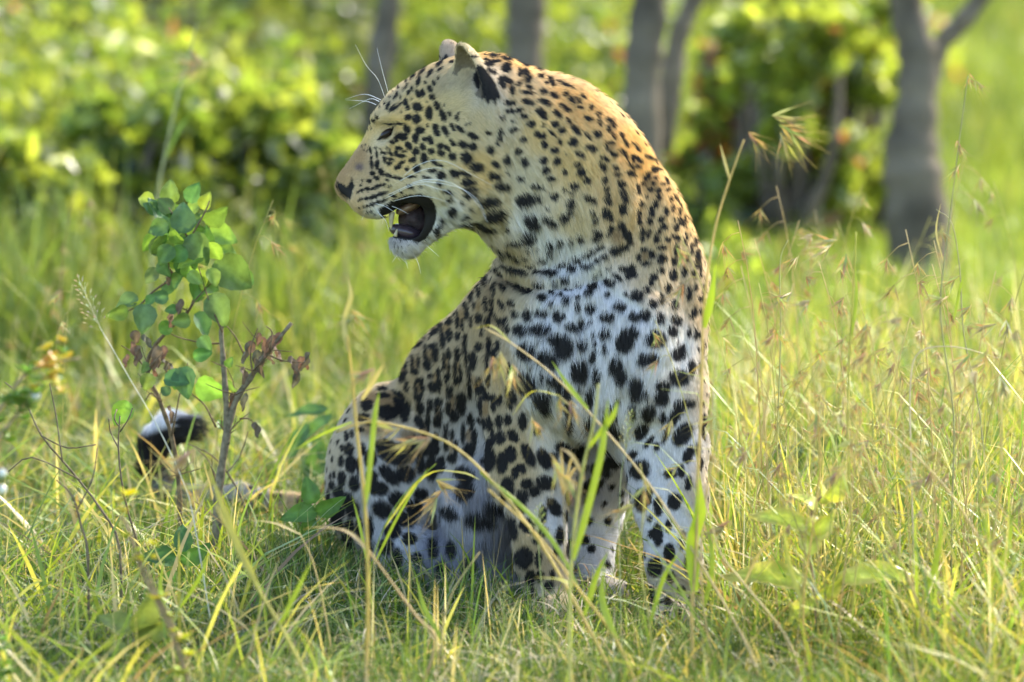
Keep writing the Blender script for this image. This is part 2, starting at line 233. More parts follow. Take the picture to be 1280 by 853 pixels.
# ------------------------------------------------------------------ leopard body: one continuous surface
# built in leopard pixels (x right, y down, z behind the focus plane; 1 = 1.2 mm)
def rcone(P, a, b, r1, r2):
    a = np.array(a, np.float32); b = np.array(b, np.float32); ab = b - a
    t = np.clip(((P - a) @ ab) / float(ab @ ab), 0, 1)
    q = P - a - t[:, None] * ab
    return np.sqrt((q * q).sum(1)) - (r1 + (r2 - r1) * t)
def rot2(ang):
    c, s = math.cos(math.radians(ang)), math.sin(math.radians(ang)); return c, s
def ell(P, c, r, axy=0.0, axz=0.0):
    """ellipsoid; axy turns it in the picture plane (clockwise), axz about the vertical"""
    q = P - np.array(c, np.float32)
    if axy:
        k, s = rot2(axy); q = np.stack([q[:, 0] * k + q[:, 1] * s, -q[:, 0] * s + q[:, 1] * k, q[:, 2]], 1)
    if axz:
        k, s = rot2(axz); q = np.stack([q[:, 0] * k + q[:, 2] * s, q[:, 1], -q[:, 0] * s + q[:, 2] * k], 1)
    r = np.array(r, np.float32); k0 = np.sqrt(((q / r) ** 2).sum(1)); k1 = np.sqrt(((q / (r * r)) ** 2).sum(1))
    return k0 * (k0 - 1) / np.maximum(k1, 1e-6)
def smin(a, b, k):
    h = np.maximum(k - np.abs(a - b), 0) / k
    return np.minimum(a, b) - h * h * k * 0.25
def smax(a, b, k): return -smin(-a, -b, k)
def poly2(P, pts):
    """signed distance to a polygon in the picture plane"""
    x, y = P[:, 0], P[:, 1]; d = np.full(len(P), 1e9, np.float32); s = np.ones(len(P), np.float32); n = len(pts)
    for i in range(n):
        ax, ay = pts[i]; bx, by = pts[i - 1]
        ex, ey = bx - ax, by - ay; wx, wy = x - ax, y - ay
        t = np.clip((wx * ex + wy * ey) / (ex * ex + ey * ey), 0, 1)
        dx, dy = wx - ex * t, wy - ey * t; d = np.minimum(d, dx * dx + dy * dy)
        c1 = y >= ay; c2 = y < by; c3 = ex * wy > ey * wx
        f = (c1 & c2 & c3) | (~c1 & ~c2 & ~c3); s = np.where(f, -s, s)
    return s * np.sqrt(d)
MOUTH = [(452, 292), (466, 277), (484, 273), (494, 266), (508, 259), (520, 256), (527, 261), (530, 270), (528, 284),
         (522, 295), (514, 297), (500, 294), (487, 290), (470, 300)]
EAR_NEAR = ((593, 122, -56), (573, 57, -68), (-0.84, 0.12, -0.52), (24, 28))
EAR_FAR = ((566, 88, 46), (558, 53, 52), (-0.75, 0.10, 0.62), (17, 20))
def ear_local(P, b, tip, o):
    b = np.array(b, np.float32); a = np.array(tip, np.float32) - b; h = float(np.linalg.norm(a)); a /= h
    o = np.array(o, np.float32); o -= a * float(a @ o); o /= np.linalg.norm(o); s = np.cross(a, o); q = P - b
    return np.stack([q @ o, q @ a, q @ s], 1), h
def ear_shell(P, b, tip, o, r, cut):
    """cupped ear: half an ellipsoid shell standing on b, its opening towards o"""
    b = np.array(b, np.float32); a = np.array(tip, np.float32) - b; h = float(np.linalg.norm(a)); a /= h
    o = np.array(o, np.float32); o -= a * float(a @ o); o /= np.linalg.norm(o); s = np.cross(a, o)
    q = P - b; L = np.stack([q @ o, q @ a, q @ s], 1)
    e = np.abs(ell(L, (0, 0, 0), (r[0], h, r[1]))) - 2.4
    e = smax(e, L[:, 0] - cut, 3); return smax(e, -L[:, 1] - h * 0.35, 3)
def head_sdf(P):
    d = ell(P, (566, 158, 0), (80, 80, 70))
    d = smin(d, ell(P, (510, 160, 0), (43, 45, 50)), 26)
    d = smin(d, rcone(P, (499, 183, 0), (446, 230, 0), 42, 25), 18)
    d = smin(d, rcone(P, (478, 146, -30), (506, 146, -46), 9, 9), 16)      # brow ridges
    d = smin(d, rcone(P, (478, 146, 30), (506, 146, 46), 9, 9), 16)
    for s in (-1, 1):
        d = smin(d, ell(P, (543, 200, s * 34), (52, 46, 40)), 24)             # cheek
        d = smin(d, ell(P, (470, 247, s * 18), (34, 25, 25)), 12)             # whisker pad
        d = smin(d, ell(P, (590, 226, s * 34), (58, 52, 50)), 26)             # ruff
        d = smin(d, rcone(P, (511, 302, s * 5), (562, 258, s * 30), 14, 24), 14)  # jaw
    d = smin(d, ell(P, (507, 302, 0), (19, 16, 19)), 8)
    d = smin(d, ell(P, (434, 235, 0), (13, 12, 14)), 8)
    for s in (-1, 1): d = smin(d, rcone(P, (478, 222, s * 22), (530, 226, s * 44), 24, 34), 16)
    m = poly2(P, MOUTH)
    d = smax(d, -m, 4)
    for s in (-1, 1):                                                       # eye sockets
        d = smax(d, -ell(P, (476, 167, s * 47), (17, 11, 16), -30), 10)
    # ears
    e = ear_shell(P, *EAR_NEAR, 0)
    d = smin(d, e, 5)
    d = smax(d, -ell(P, (579, 112, -76), (13, 24, 18), -20), 6)
    e = ear_shell(P, *EAR_FAR, 2)
    d = smin(d, e, 5)
    # nostril
    d = smax(d, -ell(P, (440, 230, -14), (4, 7, 7)), 3)
    return d
def body_sdf(P):
    d = rcone(P, (595, 180, 0), (705, 232, 25), 84, 106)                   # neck
    d = smin(d, rcone(P, (608, 146, 5), (686, 186, 20), 78, 87), 30)
    d = smin(d, rcone(P, (686, 186, 20), (760, 284, 40), 87, 92), 20)
    d = smin(d, rcone(P, (705, 238, 25), (775, 350, 60), 106, 106), 30)
    d = smin(d, ell(P, (752, 430, 5), (100, 120, 82)), 40)                  # chest
    d = smin(d, ell(P, (812, 430, 50), (68, 125, 84)), 36)                  # shoulder, image right
    d = smin(d, ell(P, (668, 440, 60), (58, 115, 75)), 30)                  # shoulder, image left
    d = smin(d, rcone(P, (692, 412, 120), (604, 500, 265), 108, 98), 40)  # rib cage
    d = smin(d, rcone(P, (604, 500, 265), (535, 640, 360), 94, 92), 40)   # loin, rump
    d = smin(d, ell(P, (484, 592, 285), (76, 114, 84), 6), 14)              # thigh
    d = smin(d, rcone(P, (500, 690, 230), (610, 735, 150), 38, 24), 26)    # shank
    d = smin(d, rcone(P, (590, 735, 170), (668, 748, 90), 22, 20), 14)     # hind foot
    d = smin(d, ell(P, (622, 620, 200), (72, 100, 90)), 36)                 # belly
    d = smin(d, rcone(P, (655, 470, 55), (664, 590, 42), 60, 47), 30)      # left-of-image foreleg
    d = smin(d, rcone(P, (664, 590, 42), (674, 690, 32), 46, 33), 26)
    d = smin(d, rcone(P, (674, 690, 32), (688, 752, 40), 32, 27), 12)
    d = smin(d, ell(P, (692, 762, 22), (34, 20, 46)), 12)
    d = smin(d, rcone(P, (820, 500, 20), (838, 620, 0), 62, 42), 34)       # right foreleg
    d = smin(d, rcone(P, (838, 620, 0), (842, 700, -10), 41, 33), 26)
    d = smin(d, rcone(P, (842, 700, -10), (845, 755, -12), 33, 30), 12)
    d = smin(d, ell(P, (846, 768, -32), (38, 19, 50)), 12)
    for x, y, z in ((826, 774, -64), (842, 776, -74), (858, 776, -73), (873, 773, -60), (672, 768, -10), (688, 770, -20), (704, 769, -18), (717, 766, -6)):
        d = smin(d, ell(P, (x, y, z), (10, 12, 16)), 5)
    d = smin(d, rcone(P, (745, 560, 150), (735, 640, 190), 60, 40), 30)    # far knee
    d = smin(d, rcone(P, (735, 640, 190), (742, 730, 150), 36, 22), 18)
    d = smin(d, rcone(P, (742, 735, 150), (770, 745, 90), 20, 18), 10)
    T = [(480, 690, 400, 24), (430, 660, 450, 17), (370, 634, 500, 14), (300, 620, 560, 13), (240, 622, 600, 12), (205, 612, 625, 12),
         (188, 584, 630, 14), (193, 554, 628, 15), (212, 536, 622, 16), (236, 534, 616, 13)]
    for a, b in zip(T[:-1], T[1:]):
        d = smin(d, rcone(P, a[:3], b[:3], a[3], b[3]), 12)
    # loose skin rolls round the throat, groove of the breastbone, elbow and shoulder forms
    d = smin(d, ell(P, (690, 430, -32), (40, 74, 30), 6), 40)
    d = smin(d, ell(P, (788, 440, -44), (42, 74, 28), -8), 40)
    d = smin(d, rcone(P, (640, 560, 30), (634, 600, 60), 26, 16), 16)
    d = smin(d, rcone(P, (862, 560, 20), (866, 600, 40), 22, 14), 16)
    d = smin(d, ell(P, (668, 658, 14), (24, 30, 20)), 20)
    d = smin(d, ell(P, (842, 676, -28), (24, 30, 18)), 20)
    return d
def leopard_sdf(P):
    P = P.astype(np.float32); out = np.empty(len(P), np.float32)
    for i in range(0, len(P), 400000):
        Q = P[i:i + 400000]; d = body_sdf(Q)
        m = (Q[:, 0] < 700) & (Q[:, 1] < 380)
        if m.any():
            d[m] = smin(d[m], head_sdf(Q[m]), 22)
            m2 = m & (Q[:, 0] < 545) & (Q[:, 1] > 240) & (Q[:, 1] < 330)
            if m2.any(): d[m2] = np.maximum(d[m2], -poly2(Q[m2], MOUTH))
        k = np.where((np.abs(d) < 16) & (Q[:, 2] < 330))[0]
        if len(k):
            R_ = Q[k]; add = np.zeros(len(k), np.float32)
            for pl, w, amp, zm in STROKES:
                x0 = min(p[0] for p in pl) - 3 * w; x1 = max(p[0] for p in pl) + 3 * w; y0 = min(p[1] for p in pl) - 3 * w; y1 = max(p[1] for p in pl) + 3 * w
                j = np.where((R_[:, 0] > x0) & (R_[:, 0] < x1) & (R_[:, 1] > y0) & (R_[:, 1] < y1) & (R_[:, 2] < zm))[0]
                if not len(j): continue
                x, y = R_[j, 0], R_[j, 1]; best = np.full(len(j), 1e9, np.float32)
                for n_, ((ax, ay), (bx, by)) in enumerate(zip(pl[:-1], pl[1:])):
                    ex, ey = bx - ax, by - ay; t = np.clip(((x - ax) * ex + (y - ay) * ey) / (ex * ex + ey * ey), 0, 1)
                    best = np.minimum(best, (x - ax - ex * t) ** 2 + (y - ay - ey * t) ** 2)
                add[j] += amp * np.exp(-best / (w * w))
            d[k] -= add
        out[i:i + 400000] = d
    return out
# sculpting strokes: line, half width, height (+ out, - in), depth limit
STROKES = [
 ([(602, 306), (625, 332), (665, 345), (712, 342), (748, 328), (776, 296), (792, 250)], 6, 4.5, 60),
 ([(604, 320), (630, 350), (672, 361), (716, 359), (756, 346)], 5, -4.5, 60),
 ([(612, 346), (645, 372), (690, 377), (745, 364)], 6, 3.5, 60), ([(800, 220), (808, 275), (794, 335)], 8, -3.5, 60), ([(822, 225), (832, 285), (822, 350)], 8, 3, 80),
 ([(690, 110), (735, 170), (760, 240)], 12, -2.5, 40), ([(640, 110), (690, 190), (705, 270)], 12, 2.5, 40), ([(632, 190), (640, 240), (628, 290)], 9, -3, 20),
 ([(848, 330), (856, 390), (845, 450), (818, 500)], 12, -5, 80), ([(812, 380), (825, 440), (808, 500)], 16, 3, 60),
 ([(612, 335), (619, 400), (613, 480), (619, 560), (632, 640), (642, 700)], 6, -6, 130),
 ([(500, 495), (540, 530), (566, 590), (588, 660)], 9, -6, 240), ([(560, 440), (548, 500)], 20, 3, 260), ([(585, 420), (590, 520)], 9, -2.5, 200),
 ([(724, 398), (734, 460), (738, 540)], 8, -6, 30), ([(690, 480), (680, 530)], 10, -3, 40), ([(775, 490), (800, 540)], 10, -3, 30), ([(745, 505), (770, 560)], 8, 3, 30),
 ([(462, 186), (462, 212), (470, 230)], 5, -2, 10), ([(468, 148), (486, 144), (508, 150)], 5, 2.5, 10), ([(474, 183), (492, 179), (506, 168)], 4, 2, 10),
 ([(604, 170), (612, 225), (592, 282)], 8, -3, 20), ([(440, 238), (452, 262)], 3, -1.5, 10), ([(500, 235), (545, 226)], 8, 2, 10), ([(520, 185), (560, 175)], 12, 2, 10),
 ([(650, 545), (668, 640)], 8, -2.5, 60), ([(812, 530), (836, 620)], 8, -2.5, 40), ([(660, 690), (672, 735)], 4, -2, 40), ([(836, 700), (842, 750)], 4, -2, 20),
 ([(430, 560), (470, 620), (480, 670)], 16, 3, 330), ([(450, 530), (500, 590)], 12, -3, 330),
]
def surface_nets(f, lo, hi, h, sub=4):
    H4 = h * sub; n = [int(math.ceil((hi[i] - lo[i]) / H4)) for i in range(3)]
    ax = [lo[i] + np.arange(n[i] + 1, dtype=np.float32) * H4 for i in range(3)]
    G = np.stack(np.meshgrid(*ax, indexing='ij'), -1).reshape(-1, 3)
    c = f(G).reshape([k + 1 for k in n])
    mn = c[:-1, :-1, :-1].copy(); mxv = mn.copy(); ab = np.abs(mn)
    for dx in (0, 1):
        for dy in (0, 1):
            for dz in (0, 1):
                w = c[dx:dx + n[0], dy:dy + n[1], dz:dz + n[2]]
                mn = np.minimum(mn, w); mxv = np.maximum(mxv, w); ab = np.minimum(ab, np.abs(w))
    act = np.argwhere(((mn < 0) & (mxv > 0)) | (ab < H4 * 0.9))
    N = [k * sub + 1 for k in n]
    V = np.repeat(np.repeat(np.repeat(np.where(c > 0, 50.0, -50.0).astype(np.float32), sub, 0), sub, 1), sub, 2)[:N[0], :N[1], :N[2]]
    V = np.ascontiguousarray(V)
    o = np.stack(np.meshgrid(*[np.arange(sub + 1)] * 3, indexing='ij'), -1).reshape(-1, 3)
    key = (act[:, None, :] * sub + o[None]).reshape(-1, 3)
    lin = np.unique((key[:, 0] * N[1] + key[:, 1]) * N[2] + key[:, 2])
    k = np.stack([lin // (N[1] * N[2]), (lin // N[2]) % N[1], lin % N[2]], 1)
    V.ravel()[lin] = f(k.astype(np.float32) * h + np.array(lo, np.float32))
    del key
    s = V < 0; a = np.zeros([q - 1 for q in N], np.uint8)
    for dx in (0, 1):
        for dy in (0, 1):
            for dz in (0, 1):
                a += s[dx:dx + N[0] - 1, dy:dy + N[1] - 1, dz:dz + N[2] - 1]
    cells = np.argwhere((a > 0) & (a < 8)); idx = np.full(a.shape, -1, np.int32)
    idx[tuple(cells.T)] = np.arange(len(cells))
    corner = {(i, j, l): V[cells[:, 0] + i, cells[:, 1] + j, cells[:, 2] + l] for i in (0, 1) for j in (0, 1) for l in (0, 1)}
    acc = np.zeros((len(cells), 3)); cnt = np.zeros(len(cells))
    for (i, j, l), v0 in corner.items():
        for axn in range(3):
            e = [i, j, l]
            if e[axn]: continue
            e2 = list(e); e2[axn] = 1; v1 = corner[tuple(e2)]
            m = (v0 < 0) != (v1 < 0); t = v0 / np.where(m, v0 - v1, 1)
            p = np.tile(np.array(e, float), (len(cells), 1)); p[:, axn] += t
            acc[m] += p[m]; cnt[m] += 1
    P = (cells + acc / cnt[:, None]) * h + np.array(lo)
    F = []
    for axn in range(3):
        sl0 = [slice(1, -1)] * 3; sl1 = [slice(1, -1)] * 3
        sl0[axn] = slice(0, -1); sl1[axn] = slice(1, None)
        A = s[tuple(sl0)]; B = s[tuple(sl1)]; e = np.argwhere(A != B)
        off = [1, 1, 1]; off[axn] = 0; e = e + off
        inside = s[tuple(e.T)]
        b, c2 = [q for q in range(3) if q != axn]
        def cell(db, dc):
            q = e.copy(); q[:, b] -= db; q[:, c2] -= dc; return idx[tuple(q.T)]
        q = np.stack([cell(1, 1), cell(0, 1), cell(0, 0), cell(1, 0)], 1)
        flip = inside if axn != 1 else ~inside
        q[~flip] = q[~flip][:, ::-1]
        F.append(q)
    F = np.concatenate(F); F = F[(F >= 0).all(1)]
    return P, F
def sdf_normal(f, P, e=1.0):
    g = np.stack([f(P + np.array(v, np.float32) * e) - f(P - np.array(v, np.float32) * e) for v in ((1, 0, 0), (0, 1, 0), (0, 0, 1))], 1)
    return g / np.maximum(np.linalg.norm(g, axis=1, keepdims=True), 1e-6)
# ------------------------------------------------------------------ coat colour, hair direction and hair length over the body
# x, y, z, base colour, hair direction (dx, dy, dz), hair length in mm, lift
def lin(r, g, b): return tuple(((v / 255) ** 2.2) for v in (r, g, b))
WHITE = (0.74, 0.73, 0.70); CREAM = (0.64, 0.50, 0.26); ORANGE = (0.58, 0.42, 0.24); TORSO = (0.44, 0.35, 0.22)
TANC = (0.50, 0.40, 0.22); BRIDGE = (0.42, 0.30, 0.17); PALE = (0.66, 0.58, 0.41)
CTRL = [
 ((432, 218, 0), BRIDGE, (0.4, -0.9, 0), 4), ((450, 195, -20), BRIDGE, (0.4, -0.9, 0), 4), ((462, 225, -35), (0.50, 0.40, 0.26), (0.9, -0.1, 0), 5),
 ((450, 255, -25), (0.60, 0.48, 0.30), (0.8, 0.5, 0), 5), ((470, 268, -30), WHITE, (0.6, 0.8, 0), 7), ((460, 172, -10), CREAM, (0.6, -0.8, 0), 5),
 ((462, 180, -38), (0.66, 0.58, 0.42), (0.8, 0.2, 0), 5), ((485, 120, -10), (0.50, 0.42, 0.27), (0.75, -0.6, 0), 7), ((530, 95, 0), (0.52, 0.41, 0.24), (0.9, -0.35, 0), 8),
 ((520, 140, -60), CREAM, (0.9, -0.2, 0), 8), ((500, 200, -60), CREAM, (0.9, 0.2, 0), 8), ((545, 190, -75), (0.62, 0.53, 0.31), (0.9, 0.35, 0), 10),
 ((500, 235, -55), (0.62, 0.54, 0.36), (0.9, 0.3, 0), 8), ((545, 235, -70), (0.68, 0.64, 0.50), (0.8, 0.5, 0), 14), ((560, 275, -60), WHITE, (0.75, 0.6, 0), 18),
 ((600, 215, -80), CREAM, (0.8, 0.5, 0), 18), ((610, 260, -80), PALE, (0.75, 0.65, 0), 24), ((505, 314, -15), (0.72, 0.71, 0.69), (0.6, 0.8, 0), 14), ((500, 301, -18), (0.46, 0.44, 0.43), (0.5, 0.85, 0), 8), ((545, 290, -25), WHITE, (0.7, 0.6, 0), 12),
 ((600, 75, 0), (0.62, 0.42, 0.20), (0.95, 0.1, 0), 9), ((640, 72, 0), (0.64, 0.42, 0.20), (0.95, 0.2, 0), 10), ((700, 95, 10), ORANGE, (0.8, 0.55, 0), 12), ((760, 145, 10), ORANGE, (0.7, 0.7, 0), 13),
 ((650, 120, -60), (0.60, 0.46, 0.27), (0.75, 0.6, 0), 14), ((625, 150, -75), (0.60, 0.53, 0.38), (0.5, 0.85, 0), 16), ((680, 160, -80), CREAM, (0.6, 0.8, 0), 16), ((720, 130, -40), (0.62, 0.42, 0.20), (0.7, 0.7, 0), 14),
 ((650, 220, -90), (0.62, 0.56, 0.41), (0.6, 0.75, 0), 20), ((720, 200, -80), CREAM, (0.4, 0.9, 0), 18), ((790, 190, -20), (0.66, 0.42, 0.18), (0.5, 0.85, 0), 13), ((770, 250, -60), (0.60, 0.46, 0.26), (0.2, 0.95, 0), 16),
 ((840, 250, 20), (0.62, 0.43, 0.22), (0.3, 0.95, 0), 13), ((830, 300, -20), (0.58, 0.46, 0.28), (0.1, 1, 0), 14), ((720, 270, -90), PALE, (0.3, 0.95, 0), 22), ((650, 285, -90), WHITE, (0.55, 0.8, 0), 24),
 ((700, 320, -60), WHITE, (0.1, 1, 0), 24), ((640, 340, -40), (0.54, 0.46, 0.31), (0.2, 1, 0), 18), ((720, 380, -80), (0.80, 0.80, 0.78), (0.05, 1, 0), 24), ((690, 430, -70), (0.80, 0.80, 0.78), (0.0, 1, 0), 26),
 ((770, 420, -80), (0.80, 0.80, 0.80), (-0.1, 1, 0), 24), ((820, 340, -40), (0.60, 0.51, 0.36), (0, 1, 0), 16), ((870, 380, 20), (0.55, 0.44, 0.29), (0, 1, 0), 12), ((840, 440, -40), WHITE, (-0.3, 1, 0), 18),
 ((870, 480, 20), (0.54, 0.46, 0.34), (0, 1, 0), 10), ((760, 500, -70), (0.78, 0.78, 0.80), (0.1, 1, 0), 26), ((740, 560, -30), (0.60, 0.60, 0.62), (0, 1, 0), 28), ((690, 500, -40), WHITE, (0.2, 1, 0), 24),
 ((820, 560, -40), (0.76, 0.76, 0.78), (0.1, 1, 0), 12), ((830, 660, -40), (0.76, 0.76, 0.78), (0.05, 1, 0), 8), ((870, 620, 0), (0.55, 0.48, 0.36), (0, 1, 0), 8), ((845, 750, -40), (0.58, 0.52, 0.40), (0, 1, 0), 6),
 ((640, 470, 0), (0.46, 0.38, 0.25), (0.1, 1, 0), 10), ((650, 570, 0), (0.54, 0.44, 0.27), (0.1, 1, 0), 9), ((690, 560, -10), (0.70, 0.68, 0.62), (0.1, 1, 0), 14), ((670, 680, 0), (0.50, 0.41, 0.26), (0.1, 1, 0), 8),
 ((700, 660, 0), (0.74, 0.72, 0.72), (0.05, 1, 0), 8), ((690, 760, -10), (0.52, 0.46, 0.34), (0, 1, 0), 6),
 ((620, 400, 40), TORSO, (0.05, 1, 0.3), 12), ((560, 390, 150), TORSO, (-0.5, 0.8, 0.4), 9), ((570, 450, 150), (0.46, 0.38, 0.26), (-0.25, 0.95, 0.4), 12), ((510, 460, 230), TORSO, (-0.5, 0.8, 0.4), 12),
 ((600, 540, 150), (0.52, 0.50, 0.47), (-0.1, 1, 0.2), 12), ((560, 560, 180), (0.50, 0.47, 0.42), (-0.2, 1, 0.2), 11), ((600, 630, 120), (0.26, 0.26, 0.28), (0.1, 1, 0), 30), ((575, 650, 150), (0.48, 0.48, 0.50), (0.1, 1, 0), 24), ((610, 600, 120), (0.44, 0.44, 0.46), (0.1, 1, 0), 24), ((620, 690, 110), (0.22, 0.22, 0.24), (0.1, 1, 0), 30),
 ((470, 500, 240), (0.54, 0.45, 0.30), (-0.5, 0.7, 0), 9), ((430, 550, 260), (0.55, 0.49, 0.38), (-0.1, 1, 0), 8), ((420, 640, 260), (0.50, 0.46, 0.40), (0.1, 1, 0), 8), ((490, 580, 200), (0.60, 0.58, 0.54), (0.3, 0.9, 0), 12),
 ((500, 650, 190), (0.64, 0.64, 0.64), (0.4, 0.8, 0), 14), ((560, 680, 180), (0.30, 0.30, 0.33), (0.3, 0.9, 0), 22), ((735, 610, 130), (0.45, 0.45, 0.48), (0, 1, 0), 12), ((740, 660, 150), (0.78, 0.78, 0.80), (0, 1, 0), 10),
 ((740, 560, 240), (0.5, 0.48, 0.45), (0.1, 1, 0.2), 14), ((850, 300, 120), ORANGE, (0.1, 0.9, 0.5), 12), ((800, 260, 180), ORANGE, (-0.2, 0.7, 0.7), 12), ((700, 380, 300), ORANGE, (-0.3, 0.8, 0.6), 12), ((620, 520, 420), TORSO, (-0.3, 0.9, 0.5), 12),
 ((560, 180, 80), CREAM, (0.9, 0.3, 0), 10), ((480, 230, 50), CREAM, (0.9, 0.1, 0), 6), ((640, 250, 100), PALE, (0.7, 0.6, 0), 18), ((700, 200, 110), CREAM, (0.6, 0.7, 0), 16),
 ((380, 650, 520), TORSO, (-1, 0, 0.3), 14), ((300, 632, 560), (0.50, 0.47, 0.42), (-1, 0, 0.3), 14), ((230, 632, 600), (0.25, 0.24, 0.22), (-1, 0, 0.3), 14),
 ((184, 606, 625), (0.20, 0.20, 0.20), (-0.2, -1, 0), 18), ((190, 550, 625), (0.78, 0.80, 0.86), (0.4, -0.8, 0), 28), ((240, 537, 615), (0.70, 0.72, 0.78), (1, 0, 0), 36),
 ((577, 90, -60), (0.62, 0.52, 0.32), (0.3, -0.9, 0), 5), ((570, 130, -65), (0.56, 0.47, 0.28), (0.7, -0.3, 0), 10), ((600, 150, -75), (0.58, 0.49, 0.31), (0.6, 0.7, 0), 10), ((560, 62, 40), (0.42, 0.35, 0.26), (0, -1, 0), 5), ((577, 108, -50), (0.34, 0.29, 0.19), (0.5, -0.6, 0), 14),  # the darkest point puts the ear hollow's shade into the coat
 ((600, 100, -60), (0.5, 0.44, 0.34), (0.3, 0.9, 0), 6), ((610, 135, -60), (0.50, 0.50, 0.50), (0.5, 0.9, 0), 12),
]
CP = np.array([c[0] for c in CTRL], np.float32)
CV = np.array([list(c[1]) + list(c[2]) + [c[3]] for c in CTRL], np.float32)
def coat_base(P):
    out = np.empty((len(P), 7), np.float32)
    for i in range(0, len(P), 100000):
        Q = P[i:i + 100000]
        d2 = ((Q[:, None, :] - CP[None]) ** 2).sum(2)
        w = 1 / (d2 + 120) ** 2.2
        out[i:i + 100000] = (w @ CV) / w.sum(1, keepdims=True)
    return out
def wob(P, f, ph):
    return np.sin(P[:, 0] * f + ph + 1.7 * np.sin(P[:, 1] * f * 0.8 + ph)) * np.cos(P[:, 1] * f * 1.13 + 2 * ph + np.sin(P[:, 2] * f))
def zbuffer(P):
    zb = np.full((290, 430), 1e9); np.minimum.at(zb, ((P[:, 1] / 3).astype(int), (P[:, 0] / 3).astype(int)), P[:, 2])
    z2 = zb.copy()
    for dy in (-1, 0, 1):
        for dx in (-1, 0, 1):
            w = np.roll(zb, (dy, dx), (0, 1)); z2 = np.where((zb > 1e6) | (w < zb - 25), np.minimum(z2, w), z2)
    return z2
def lift(spots, zb):
    """place each mark on the surface: depth of the nearest surface under it"""
    out = []
    for x, y, a, b, g in spots:
        z = zb[int(np.clip(y / 3, 0, zb.shape[0] - 1)), int(np.clip(x / 3, 0, zb.shape[1] - 1))]
        if z < 1e6: out.append((x, y, z, a, b, g))
    return out
def mark_mask(P, marks, grow=1.0, soft=0.18, solid=False):
    m = np.zeros(len(P), np.float32); o = np.argsort(P[:, 0], kind='stable'); xs = P[o, 0]
    nx = wob(P, 0.55, 0.3) * 0.9 + wob(P, 1.3, 2.0) * 0.5; ny = wob(P, 0.5, 4.1) * 0.9 + wob(P, 1.4, 1.0) * 0.5
    for x, y, z, a, b, g in marks:
        a *= grow; b *= grow; r = max(a, b) + 3
        i0, i1 = np.searchsorted(xs, (x - r, x + r)); k = o[i0:i1]
        Q = P[k]; dy = Q[:, 1] - y; dz = Q[:, 2] - z
        s = (np.abs(dy) < r) & (np.abs(dz) < r * 2.5 + 6); k = k[s]
        if not len(k): continue
        am = min(1.0, b / 5.0)
        dx = P[k, 0] - x + nx[k] * am; dy = P[k, 1] - y + ny[k] * am; c, sn = math.cos(g), math.sin(g)
        e = ((dx * c + dy * sn) / a) ** 2 + ((-dx * sn + dy * c) / b) ** 2
        if solid: e = e + ((P[k, 2] - z) / max(a, b)) ** 2
        e = np.sqrt(e)
        v = np.clip((1 + soft - e) / (2 * soft), 0, 1)
        m[k] = np.maximum(m[k], v)
    return m
BLACKS = [  # black skin and fur with a shape of its own, and painted eye-socket shadow, picture outline and depth range
 ([(472, 262), (490, 250), (508, 243), (525, 241), (538, 246), (545, 258), (546, 272), (541, 288), (533, 300), (523, 305), (513, 301), (500, 300), (488, 297), (485, 288), (520, 262), (500, 262), (488, 271), (476, 272)], -200, 200),
 ([(590, 98), (597, 80), (603, 83), (611, 92), (619, 104), (624, 118), (625, 128), (621, 122), (618, 131), (614, 124), (610, 130), (606, 122), (602, 124), (599, 114), (594, 108)], -200, 10),
 ([(421, 227), (428, 230), (433, 234), (437, 228), (440, 222), (443, 232), (440, 240), (438, 251), (431, 247), (424, 241), (420, 234)], -200, 200),
 ([(551, 76), (556, 68), (561, 70), (560, 78), (553, 82)], 0, 200),
 ([(470, 176), (478, 166), (489, 160), (494, 156), (492, 164), (488, 171), (478, 175)], -200, 200),  # dark eyelid with the socket's shadow painted in
]
